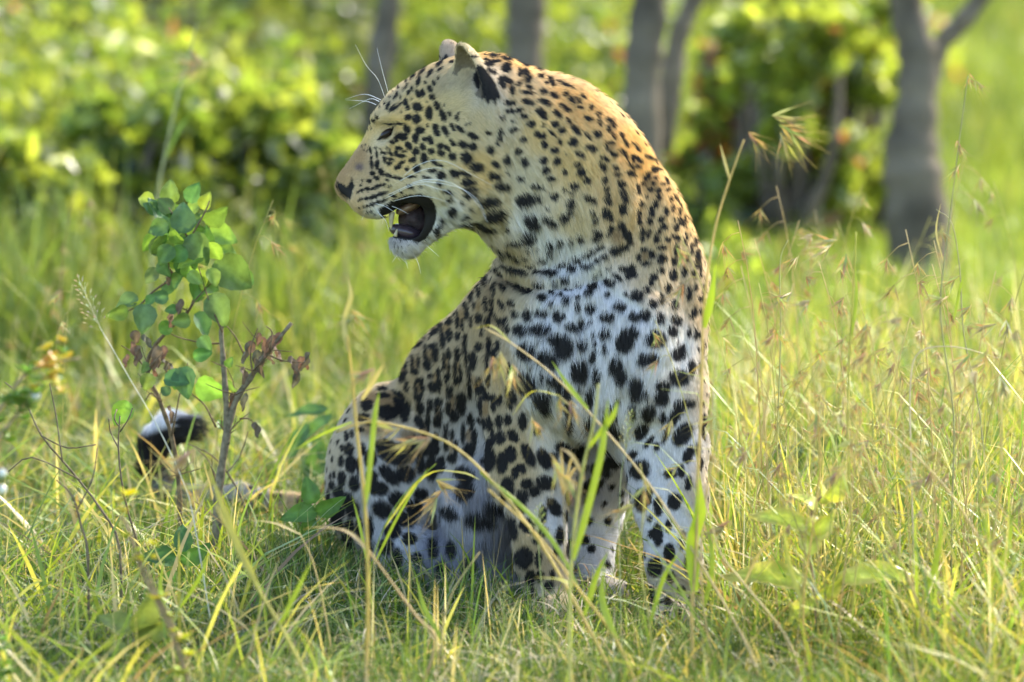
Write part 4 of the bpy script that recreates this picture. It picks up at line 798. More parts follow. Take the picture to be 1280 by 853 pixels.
# --- dead twigs at the left
def dead_twig(paths, t, label, r=.0021):
    x, y = paths[0][0]; ob = Wt(x, y, t); ob.z = 0
    e = empty('dead_twig', ob, label, 'twig', 'bare dead twigs at the left')
    for i, p in enumerate(paths):
        stem_part('twig', [(a, b, t + rnd.uniform(-.02, .02)) for a, b in p], r if i == 0 else r * .5, r * .4, (0.13, 0.10, 0.06), e, ob, n=5, k=3, ground=(i == 0), knob=.3)
dead_twig([[(150, 690), (128, 640), (90, 590), (52, 545), (30, 500), (6, 478)], [(78, 578), (70, 520), (62, 480)], [(100, 600), (40, 572), (10, 590)], [(52, 545), (84, 560), (120, 556)]], 10.3, 'long bare dead twig leaning left at the left edge')
dead_twig([[(175, 700), (155, 620), (148, 560), (150, 520)], [(150, 540), (160, 525), (166, 510)], [(148, 560), (138, 540), (136, 524)], [(150, 535), (143, 524), (146, 512)]], 10.5, 'upright dead twig with a dark knotty tip left of the tail tip')
dead_twig([[(110, 700), (102, 660), (90, 620), (70, 600)], [(95, 640), (115, 600), (122, 560)]], 10.15, 'short dead twig low at the left beneath the long one')
dead_twig([[(310, 650), (290, 600), (265, 570), (235, 555)], [(285, 590), (300, 570), (310, 540)]], 10.9, 'thin dark dead twig between the tail tip and the sapling stem', .002)

# --- near twig with yellow buds, near branch with berries
def bud(px, py, t, r, color, parent, ob, name='bud'):
    k = S * t / D; c = Wt(px, py, t); mb = MB()
    for j in range(7):
        a = j * 0.9; d = Vector((math.cos(a), math.sin(a) * .6, rnd.uniform(-.2, .9))).normalized(); s_ = d.cross(Vector((.3, .2, 1))).normalized()
        mb.ribbon([c - ob, c + d * r * k * .6 - ob, c + d * r * k * 1.15 - ob], [r * k * .5, r * k * .9, r * k * .1], s_, tuple(v * rnd.uniform(.8, 1.2) for v in color))
    put(name, mb.mesh(name, leafm), parent)
TB = 9.55; ob = Wt(235, gy(TB), TB); ob.z = 0
tw = empty('budding_twig', ob, 'blurred bare twig dotted with yellow buds at the lower left', 'twig')
stem_part('stem', [(240, 880, TB), (222, 810, TB), (200, 760, TB), (178, 715, TB), (160, 660, TB), (150, 645, TB)], .0042, .0022, (0.24, 0.17, 0.085), tw, ob, ground=True, knob=.2)
stem_part('stem', [(228, 830, TB), (215, 780, TB), (196, 742, TB), (180, 705, TB)], .0035, .0015, (0.24, 0.17, 0.085), tw, ob)
for x, y, r, c in [(160, 620, 15, (0.55, 0.50, 0.03)), (152, 640, 12, (.5, .45, .05)), (190, 682, 11, (.5, .47, .04)), (157, 672, 9, (.4, .42, .05)), (193, 750, 12, (.5, .47, .04)), (160, 704, 9, (.4, .4, .05)), (228, 800, 13, (.42, .45, .05)), (190, 698, 8, (.5, .47, .05)), (225, 840, 14, (.42, .45, .05)), (212, 770, 8, (.4, .42, .05)), (205, 745, 9, (.4, .42, .05)), (172, 700, 10, (.5, .47, .04)), (148, 628, 10, (.5, .5, .05)), (235, 820, 11, (.45, .45, .05)), (216, 792, 9, (.4, .42, .05)), (170, 690, 8, (.3, .4, .05))]:
    bud(x, y, TB, r, c, tw, ob)
TC = 9.5; ob = Wt(0, gy(TC), TC); ob.z = 0
br = empty('berry_branch', ob, 'blurred branch with orange and yellow flowers and white berries at the left edge', 'branch')
stem_part('stem', [(-90, 860, TC), (-60, 700, TC), (-30, 560, TC), (5, 505, TC), (30, 470, TC), (60, 455, TC), (100, 448, TC)], .006, .0015, (0.30, 0.22, 0.12), br, ob, ground=True)
stem_part('stem', [(-40, 600, TC), (0, 545, TC), (20, 520, TC), (40, 490, TC)], .004, .0015, (0.30, 0.22, 0.12), br, ob)
stem_part('stem', [(-60, 700, TC), (-20, 640, TC), (0, 600, TC), (12, 580, TC)], .004, .0015, (0.30, 0.22, 0.12), br, ob)
for i in range(60):
    u = rnd.random(); x = 5 + u * 75 + rnd.gauss(0, 8); y = 515 - u * 62 + rnd.gauss(0, 17) 
    c = (0.50, 0.42, 0.07) if (u > .5 and rnd.random() < .6) else (0.16, 0.26, 0.05)
    if u > .5 and rnd.random() < .12: c = (0.5, 0.25, 0.06)
    bud(x, y, TC + rnd.uniform(-.05, .05), rnd.uniform(7, 12), c, br, ob, 'blossom' if c[0] > .3 else 'leaf')
for i in range(22):
    bud(rnd.uniform(-20, 14), rnd.uniform(530, 700) if i < 10 else rnd.uniform(780, 853), TC, rnd.uniform(7, 13), (0.17, 0.29, 0.05), br, ob, 'leaf')
berry_m = solid_mat('berry_skin', rough=0.25, spec=0.6, noise=0.05, scale=60, bump=0)
def ball(name, c, r, color, mat, parent, ob):
    mb = MB(); vs = []; fs = []
    for i in range(7):
        for j in range(10):
            a = math.pi * i / 6; b = 2 * math.pi * j / 10
            vs.append(c - ob + Vector((math.sin(a) * math.cos(b), math.sin(a) * math.sin(b), math.cos(a) * 1.1)) * r)
    for i in range(6):
        for j in range(10): fs.append((i * 10 + j, i * 10 + (j + 1) % 10, (i + 1) * 10 + (j + 1) % 10, (i + 1) * 10 + j))
    mb.add(vs, fs, color); put(name, mb.mesh(name, mat), parent)
for x, y in [(45, 495), (3, 592), (3, 612)]: ball('berry', Wt(x, y, TC), .0062, (0.62, 0.60, 0.52), berry_m, br, ob)

# --- grass stems
HEADS = []
def spiky_head(seed, color):
    """bunch of pointed spikelets with thin awns, about 5 cm, hanging along -z"""
    r = random.Random(seed); mb = MB()
    for i in range(11):
        a = r.uniform(0, 6.28); sp = r.uniform(.15, .9); d = Vector((math.cos(a) * sp, math.sin(a) * sp, -1)).normalized(); L_ = r.uniform(.016, .034)
        p0 = Vector((0, 0, -r.uniform(0, .018))); c = tuple(v * r.uniform(.7, 1.25) for v in color)
        s = d.cross(Vector((r.random(), r.random(), .3))).normalized()
        mb.ribbon([p0, p0 + d * L_ * .45, p0 + d * L_], [.0016, .0036, .0006], s, c, fold=.5)
        e = p0 + d * L_; mb.ribbon([e, e + d * .02 + Vector((r.uniform(-.012, .012), r.uniform(-.012, .012), -.004))], [.0006, .0003], s, tuple(v * .9 for v in color))
    return mb.mesh('seed_head', strawm)
def panicle_head(seed, color):
    """feathery upright panicle, about 9 cm"""
    r = random.Random(seed); mb = MB(); mb.tube([(0, 0, 0), (0.002, 0, .05), (0.004, 0, .09)], [.0008, .0006, .0003], color, 4)
    for i in range(46):
        z = i / 46 * .088; a = i * 2.4; l = .020 * (1 - z / .1) + .004; d = Vector((math.cos(a), math.sin(a), .9)).normalized()
        p = Vector((z * .04, 0, z)); e = p + d * l; s = d.cross(Vector((0, 0, 1))).normalized()
        mb.ribbon([p, e], [.0005, .0004], s, color); mb.ribbon([e - d * .002, e + d * .0015, e + d * .005], [.0008, .0028, .0004], s, tuple(v * r.uniform(.8, 1.2) for v in color), fold=.6)
    return mb.mesh('seed_head', strawm)
for i in range(6): HEADS.append(spiky_head(i, (0.42, 0.34, 0.12) if i % 2 else (0.36, 0.27, 0.12)))
PAN = [panicle_head(9, (0.42, 0.42, 0.26)), panicle_head(10, (0.30, 0.34, 0.12))]
def head_at(px, py, t, parent, ob, kind='spiky', scale=1.0, tilt=None):
    me = rnd.choice(HEADS) if kind == 'spiky' else rnd.choice(PAN)
    o = put('seed_head', me, parent, Wt(px, py, t) - ob)
    o.rotation_euler = (rnd.uniform(-.6, .6), rnd.uniform(-.9, .9) if tilt is None else tilt, rnd.uniform(0, 6.28) if tilt is None else 0)
    o.scale = (scale,) * 3; return o
def blade_part(path, w, color, parent, ob, side=None):
    q = smooth_path([Wt(*p) for p in path], 4); m = len(q); mb = MB()
    mb.ribbon([v - ob for v in q], [w * (1 - .15 * (i / (m - 1))) * min(1, (m - 1 - i) / 4 + .08) * min(1, .5 + i / 4) for i in range(m)], side or (1, .5, 0), color, fold=.3)
    return put('blade', mb.mesh('blade', bladem), parent)
def grass_stem(path, t, r, color, label, heads=(), blades=(), kind='spiky', group=None, grow=True, hs=1.0):
    """path bottom to top in photograph pixels"""
    x0, y0 = path[0]; g = gy(t)
    if y0 < g - 8:
        dx = (path[0][0] - path[1][0]) / max(8, path[0][1] - path[1][1]); path = [(x0 + max(-40, min(40, dx * (g - y0) * .6)), g)] + list(path)
    ob = Wt(path[0][0], gy(t), t); ob.z = 0
    e = empty('grass_stem', ob, label, 'grass stem', group or 'tall grass stems with seed heads')
    stem_part('stalk', [(x, y, t + .0) for x, y in path], r, r * .45, color, e, ob, mat=strawm, n=5, k=4)
    for h in heads: head_at(h[0], h[1], t, e, ob, kind, (h[2] if len(h) > 2 else 1.0) * hs, h[3] if len(h) > 3 else None)
    for b in blades: blade_part([(x, y, t) for x, y in b[0]], b[1], b[2], e, ob)
    return e
YG = (0.48, 0.46, 0.09); TA = (0.50, 0.36, 0.17)
grass_stem([(458, 850), (460, 720), (455, 620), (446, 540), (440, 470), (434, 420)], 9.75, .0034, (0.56, 0.42, 0.10), 'thick golden grass stalk standing in front of the leopard\'s thigh',
  [(437, 385, 1.0), (445, 395, .8), (470, 460, 1.1, 1.2)], [([(434, 440), (430, 400), (438, 370), (434, 345)], .008, (0.45, 0.38, 0.14)), ([(455, 640), (462, 580), (468, 520), (474, 490)], .009, LIME), ([(452, 500), (470, 470), (480, 455)], .008, STRAW)])
grass_stem([(770, 853), (722, 760), (676, 680), (624, 612), (570, 560), (515, 537), (460, 528), (420, 540)], 9.85, .0028, (0.58, 0.45, 0.14), 'long golden stalk arching left across the leopard\'s belly',
  [(500, 535, 1.2, 1.3), (540, 545, 1.1, 1.0), (520, 548, 1.0, 1.0)], [([(730, 770), (745, 720), (760, 690)], .010, LIME), ([(600, 590), (660, 640), (700, 690), (740, 770)], .008, LIME), ([(440, 528), (400, 545), (370, 562)], .006, LIME)])
grass_stem([(950, 853), (930, 800), (880, 712), (832, 635), (790, 578), (740, 520), (690, 468), (640, 430), (605, 410)], 9.9, .0022, (0.58, 0.46, 0.22), 'long straw stalk slanting up left across the leopard\'s chest',
  [(625, 440, 1.1), (640, 455, 1.0), (616, 445, .9), (700, 495, 1.1), (712, 500, 1.0), (665, 520, .9)], [([(735, 512), (712, 485), (690, 452)], .008, LIME), ([(700, 495), (665, 490), (640, 520)], .003, YG), ([(640, 430), (615, 408), (590, 412)], .003, YG)])
grass_stem([(712, 853), (712, 760), (716, 680), (728, 590), (742, 530), (748, 480)], 9.7, .0034, (0.50, 0.48, 0.14), 'stout blurred yellow-green stalk between the leopard\'s forelegs',
  [(700, 590, 1.2), (690, 575, 1.1)], [([(716, 700), (738, 620), (752, 560), (760, 500)], .012, LIME), ([(730, 600), (715, 570), (700, 560)], .006, TA), ([(735, 560), (765, 520), (772, 500)], .010, LIME)])
grass_stem([(866, 853), (865, 760), (870, 690), (872, 600), (876, 520), (878, 440), (880, 380), (893, 290), (912, 225), (930, 175)], 9.9, .0030, (0.62, 0.46, 0.15), 'tall straw stalk rising along the leopard\'s right flank',
  [(935, 165, 1.0, -.6), (972, 155, 1.3, -1.0), (965, 145, 1.2, -1.3), (975, 165, 1.0, -.4)], [([(880, 410), (888, 372), (895, 330)], .013, (0.38, 0.48, 0.03)), ([(868, 740), (864, 680), (874, 640), (872, 590)], .021, (0.40, 0.50, 0.03)), ([(912, 225), (905, 200), (900, 180)], .005, STRAW)])
grass_stem([(1190, 640), (1192, 520), (1176, 400), (1180, 330), (1190, 250), (1200, 170), (1210, 95)], 10.2, .0016, (0.34, 0.33, 0.14), 'tallest grey-green grass stem in front of the stout trunk',
  [(1212, 92, .7), (1218, 100, .6), (1196, 175, .7), (1200, 205, .7), (1185, 370, .9, 1.2), (1178, 290, .6)], [([(1180, 330), (1170, 290), (1176, 255)], .003, STRAW), ([(1192, 400), (1200, 360), (1205, 345)], .005, LIME)])
grass_stem([(1240, 700), (1225, 520), (1205, 420), (1200, 340), (1190, 280), (1170, 262)], 10.3, .0014, (0.36, 0.34, 0.16), 'thin bent stem just right of the tallest grey-green stem',
  [(1200, 345, .9), (1215, 380, .9), (1245, 405, 1.0, 1.3)], ())
grass_stem([(1062, 853), (1066, 700), (1060, 560), (1062, 440), (1068, 340), (1070, 290)], 10.1, .0022, YG, 'straight yellow-green stem with dark seed heads right of the broad leaved plant',
  [(1046, 300, 1.1, 1.2), (1040, 305, 1.0, .9), (1058, 315, 1.0, .2), (1084, 400, 1.2), (1090, 410, 1.1)], [([(1064, 420), (1070, 370), (1068, 320)], .006, LIME)])
grass_stem([(980, 853), (976, 700), (972, 560), (976, 420), (975, 330), (985, 300)], 10.5, .0016, (0.42, 0.42, 0.16), 'slim stem left of the broad leaved plant with a side seed head', [(990, 365, .9, 1.2), (998, 320, .7)], ())
grass_stem([(243, 655), (228, 600), (195, 530), (160, 470), (137, 430), (124, 408)], 10.15, .0011, (0.62, 0.62, 0.50), 'thin pale straight stem slanting across in front of the tail tip', [(128, 415, 1.0, -.5)], (), kind='panicle')
grass_stem([(196, 260), (205, 200), (220, 130), (236, 70), (246, 30)], 12.3, .0030, (0.40, 0.42, 0.20), 'tall blurred stem above the sapling with a drooping head', [(262, 78, 2.0, 1.0), (240, 60, 1.2)], [([(205, 200), (225, 160), (240, 140)], .008, (.2, .3, .06))])
grass_stem([(392, 870), (360, 800), (322, 735), (290, 675), (268, 630)], 9.6, .0034, (0.46, 0.42, 0.10), 'thick blurred golden stalk leaning left at the lower left', [(245, 560, 1.4, 1.0), (262, 600, 1.2, .9)], [([(322, 735), (300, 690), (280, 640), (262, 590)], .012, (0.45, 0.40, 0.08)), ([(345, 790), (370, 740), (390, 700)], .008, LIME)])
grass_stem([(420, 853), (405, 760), (390, 700), (375, 668)], 10.0, .0018, STRAW, 'short bent straw stalk at the lower middle left', (), [([(375, 668), (345, 655), (310, 650)], .005, STRAW)])
grass_stem([(468, 853), (466, 770), (462, 720), (480, 660), (508, 615), (545, 580)], 10.05, .0014, LIME, 'bright green stem leaning right in front of the hind foot', [(545, 600, 1.1), (552, 612, 1.2)], [([(470, 700), (500, 640), (535, 585)], .005, LIME), ([(480, 660), (530, 595), (575, 590), (600, 600)], .005, YG), ([(462, 720), (450, 660), (440, 620)], .005, LIME)])
grass_stem([(778, 853), (776, 760), (774, 660), (776, 600), (782, 560)], 10.05, .0008, (0.45, 0.5, 0.25), 'very thin pale stem with a delicate head between the forelegs', [(781, 568, .7, .1)], (), kind='panicle')
grass_stem([(692, 853), (684, 790), (676, 720), (672, 660)], 9.95, .0011, (0.40, 0.45, 0.18), 'thin stem with a knobbly pale head before the left foreleg', [(672, 680, .8, 0)], (), kind='panicle')
grass_stem([(690, 853), (704, 760), (706, 680), (704, 610)], 9.8, .0012, (0.42, 0.34, 0.14), 'brownish stem with a splayed star shaped top before the forelegs', (), [([(704, 620), (695, 580), (686, 565)], .005, TA), ([(704, 620), (702, 580), (701, 560)], .005, TA), ([(704, 620), (715, 590), (726, 582)], .004, TA), ([(704, 620), (712, 580), (718, 570)], .004, TA)])
grass_stem([(530, 853), (545, 800), (520, 770), (480, 715), (462, 690)], 9.8, .0030, (0.50, 0.36, 0.16), 'fallen brown straw stalk at the bottom in front of the hind foot', (), [([(480, 715), (440, 668), (400, 660), (378, 662)], .006, TA)])
grass_stem([(600, 780), (620, 745), (628, 735), (655, 728)], 9.95, .0010, (0.45, 0.40, 0.28), 'short kinked straw in front of the left foreleg', (), ())
grass_stem([(625, 860), (624, 820), (628, 790)], 9.9, .0010, (0.40, 0.42, 0.22), 'low stem with a plump seed spike at the bottom middle', [(628, 800, .9, 0), (632, 812, .8, .2)], (), kind='panicle')

grass_stem([(905, 870), (884, 790), (876, 700), (884, 610), (900, 540)], 9.95, .0020, (0.62, 0.48, 0.20), 'straw stalk right beside the wide lime blade at the right foreleg', [(905, 660, 1.1, 1.2), (915, 650, 1.0, 1.0)], [([(880, 760), (890, 700), (880, 640)], .009, LIME)])
grass_stem([(1005, 870), (985, 800), (930, 730), (900, 690), (886, 640)], 9.9, .0022, (0.62, 0.50, 0.24), 'pale straw stalk slanting up left to the right foreleg', (), [([(930, 730), (950, 690), (985, 660)], .006, STRAW)])
grass_stem([(820, 870), (812, 780), (800, 700), (806, 620), (800, 580)], 9.85, .0018, (0.52, 0.47, 0.14), 'greenish straw stalk crossing the inner edge of the right foreleg', [(792, 630, 1.1, 1.0), (806, 600, 1.0, .2)], [([(812, 780), (830, 720), (850, 690)], .008, LIME)])
grass_stem([(800, 870), (770, 800), (722, 735), (670, 668), (610, 612)], 9.75, .0026, (0.60, 0.45, 0.12), 'golden stalk running parallel below the long arching one', (), [([(770, 800), (752, 750), (756, 705)], .012, LIME), ([(722, 735), (700, 725), (668, 722)], .006, YG)])
grass_stem([(1190, 870), (1150, 760), (1118, 680), (1092, 600), (1076, 545)], 9.9, .0026, (0.60, 0.48, 0.17), 'thick golden stalk leaning left in the lower right grass', [(1070, 540, 1.1, .5)], [([(1150, 760), (1170, 700), (1180, 640)], .010, LIME)])
grass_stem([(1300, 790), (1240, 700), (1190, 620), (1140, 565), (1100, 530)], 9.95, .0024, (0.58, 0.47, 0.2), 'long straw stalk slanting from the right edge to the upper left', (), [([(1240, 700), (1230, 640), (1245, 590)], .010, LIME)])
grass_stem([(1012, 870), (1004, 760), (1016, 660), (1026, 580), (1022, 520)], 9.9, .0020, (0.60, 0.44, 0.12), 'upright golden stalk next to the broad leaved plant', [(1020, 512, 1.0, .1)], [([(1004, 760), (985, 700), (980, 650)], .008, YG)])
grass_stem([(1242, 870), (1236, 740), (1248, 620), (1252, 520), (1240, 440)], 9.95, .0022, (0.56, 0.47, 0.16), 'tall golden stalk near the right edge', [(1236, 430, 1.1, .3), (1250, 470, 1.0)], [([(1236, 740), (1260, 680), (1262, 620)], .011, LIME)])
grass_stem([(1142, 700), (1139, 580), (1138, 480), (1150, 440), (1195, 434), (1248, 448)], 10.15, .0016, (0.60, 0.52, 0.34), 'pale stalk bent over into a long horizontal arch', [(1215, 440, 1.0, .8), (1240, 446, 1.1, 1.0)], ())
grass_stem([(560, 870), (552, 800), (566, 740), (600, 690)], 9.9, .0018, (0.56, 0.46, 0.2), 'short straw stalk at the bottom before the belly', (), [([(552, 800), (530, 760), (520, 720)], .008, LIME)])
grass_stem([(205, 870), (215, 790), (230, 740), (236, 690)], 9.9, .0016, (0.42, 0.45, 0.14), 'short lime stem rising by the budding twig', (), [([(215, 790), (200, 740), (205, 700)], .008, LIME), ([(225, 760), (250, 720), (262, 690)], .007, LIME)])

# prototypes for the many stems, copied one by one
def proto(seed):
    r = random.Random(seed); e = empty('grass_stem', (0, 0, -5)); h = r.uniform(.38, .62); bend = r.uniform(-.14, .14); b2 = r.uniform(-.06, .06)
    c = r.choice([(0.46, 0.42, 0.12), (0.36, 0.38, 0.10), (0.52, 0.40, 0.17), (0.30, 0.34, 0.10)])
    f = lambda u: Vector((bend * u * u + .01 * math.sin(u * 5), b2 * u * u, h * u))
    mb = MB(); mb.tube([f(i / 9) for i in range(10)], [.0015 * (1 - .6 * i / 9) for i in range(10)], c, 5); put('stalk', mb.mesh('stalk', strawm), e)
    for u in [.97, .9] + ([.74] if r.random() < .7 else []) + ([.6] if r.random() < .4 else []):
        side = r.choice((-1, 1)); p = f(u); q = p + Vector((side * r.uniform(.006, .03), r.uniform(-.01, .01), -r.uniform(0, .02)))
        mb = MB(); mb.tube([p, p.lerp(q, .5) + Vector((0, 0, .004)), q], .0005, c, 4); hb = put('seed_head', HEADS[r.randrange(6)], e, q); hb.rotation_euler = (r.uniform(-.5, .5), side * -r.uniform(.2, 1.2), r.uniform(0, 6)); hb.scale = (r.uniform(.55, .95),) * 3
        put('branchlet', mb.mesh('branchlet', strawm), e)
    for k in range(r.randrange(1, 4)):
        u = r.uniform(.1, .55); p = f(u); s = r.choice((-1, 1)); l = r.uniform(.10, .22); mb = MB()
        mb.ribbon([p, p + Vector((s * l * .2, .01, l * .5)), p + Vector((s * l * .5, .02, l * .8)), p + Vector((s * l * .8, .02, l * .85))], [.003, .0045, .0035, .0005], (0.2, 1, 0), r.choice([LIME, YG, GREEN])); put('blade', mb.mesh('blade', bladem), e)
    return e
PROT = [proto(i) for i in range(9)]
def copy_stem(src, loc, rz, sc_, label, group):
    c = src.copy(); col.objects.link(c); c.location = loc; c.rotation_euler = (0, 0, rz); c.scale = (sc_,) * 3; tag(c, label, 'grass stem', group)
    for ch in list(src.children):
        d = ch.copy(); col.objects.link(d); d.parent = c
    return c
stem_n = 0
def scatter(n, x0, x1, t0, t1, s0, s1, label, group):
    global stem_n
    for i in range(n):
        t = rnd.uniform(t0, t1); x = rnd.uniform(x0, x1); p = Wt(x, gy(t), t); p.z = -.01
        copy_stem(PROT[stem_n % 9], p, rnd.choice((0, math.pi)) + rnd.uniform(-.5, .5), rnd.uniform(s0, s1), label, group); stem_n += 1
scatter(46, 900, 1330, 9.8, 10.5, .75, 1.1, 'thin straw stem with spiky seed heads in the near grass right of the leopard', 'near seeding grass stems right of the leopard')
scatter(60, 890, 1400, 10.5, 11.8, .7, 1.05, 'slender seeding stem standing farther back in the grass right of the leopard', 'farther seeding grass stems right of the leopard')
scatter(10, -40, 380, 11.0, 12.6, .7, 1.0, 'slender blurred seeding stem in the grass behind the sapling', 'seeding grass stems behind the sapling')
scatter(7, 300, 640, 11.8, 13.2, .6, .9, 'faint seeding stem in the background grass below the leopard\'s chin', 'seeding grass stems below the chin')
for p in PROT:
    for ch in list(p.children): bpy.data.objects.remove(ch)
    bpy.data.objects.remove(p)
# ------------------------------------------------------------------ the leopard
VOX = 2.4
LP, LF = surface_nets(leopard_sdf, (150, 20, -160), (960, 810, 700), VOX)
_e = np.concatenate([LF[:, [0, 1]], LF[:, [1, 2]], LF[:, [2, 3]], LF[:, [3, 0]]]); _e = np.concatenate([_e, _e[:, ::-1]])
_cnt = np.bincount(_e[:, 0], minlength=len(LP))[:, None]
for _it in range(5):        # relax the creases where limbs meet, not the head
    _m = np.stack([np.bincount(_e[:, 0], LP[_e[:, 1], k], len(LP)) for k in range(3)], 1) / _cnt
    _w = np.where((LP[:, 0] < 640) & (LP[:, 1] < 340), 0.12, 0.6)[:, None]
    LP = LP + (_m - LP) * _w
_fn = np.cross(LP[LF[:, 2]] - LP[LF[:, 0]], LP[LF[:, 3]] - LP[LF[:, 1]])
LN = sum(np.stack([np.bincount(LF[:, q], _fn[:, k], len(LP)) for k in range(3)], 1) for q in range(4))
LN /= np.maximum(np.linalg.norm(LN, axis=1, keepdims=True), 1e-9)
_t = sdf_normal(leopard_sdf, LP[:4000]); LN *= 1 if (LN[:4000] * _t).sum() > 0 else -1
zb = zbuffer(LP)
marks = lift(SPOTS, zb); tans = lift(TANS, zb)
vis = np.abs(LP[:, 2] - zb[(LP[:, 1] / 3).astype(int), (LP[:, 0] / 3).astype(int)]) < 14
# coat on the sides the photograph does not show, and on the tail
extra = []
perm = rng.permutation(len(LP)); cell = {}
for i in perm[:60000]:
    p = LP[i]
    tail = p[0] < 415 and p[2] > 380
    edge = ((p[0] > 845 and p[1] > 230) or (p[1] > 470 and p[0] < 450)) and -0.42 < LN[i, 2] < 0.5
    far_leg = 712 < p[0] < 795 and 575 < p[1] < 770 and p[2] > 95
    if vis[i] and LN[i, 2] < (-0.22 if (p[0] > 600 and p[1] > 120) or (p[1] > 450 and p[0] < 470) else 0.25) and not tail and not far_leg and not edge: continue
    if p[0] < 520 and p[1] < 335 and (p[2] < 22 or rnd.random() < .6): continue
    if p[0] < 205 and tail: continue
    gap = 20 if tail else (15 if p[0] < 560 and p[1] < 330 else 15 if edge else 17 if p[1] < 330 else 22)
    k = (int(p[0] // gap), int(p[1] // gap), int(p[2] // gap))
    if any(np.sum((q - p) ** 2) < gap * gap for a in (-1, 0, 1) for b in (-1, 0, 1) for c in (-1, 0, 1) for q in cell.get((k[0] + a, k[1] + b, k[2] + c), ())): continue
    cell.setdefault(k, []).append(p)
    r = gap * rnd.uniform(0.24, 0.34) * (1.35 if tail else 1)
    extra.append((p[0], p[1], p[2], r, r * rnd.uniform(0.6, 1), rnd.uniform(0, 3)))
LP32 = LP.astype(np.float32)
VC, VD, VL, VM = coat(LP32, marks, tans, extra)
base_w = W(640, 700, 180); base_w.z = 0
leopard = empty('leopard', base_w, 'spotted leopard sitting in the grass with its head turned left and mouth open', 'leopard')
bw = np.array(base_w)
skin = solid_mat('leopard_skin', rough=0.75, spec=0.2, noise=0.06, scale=300, bump=0.2, dist=0.001)
shrink = LP - LN * 1.3
body_me = np_mesh('body', Wn(shrink) - bw, LF, VC * 0.8, skin)
body = put('body', body_me, leopard)

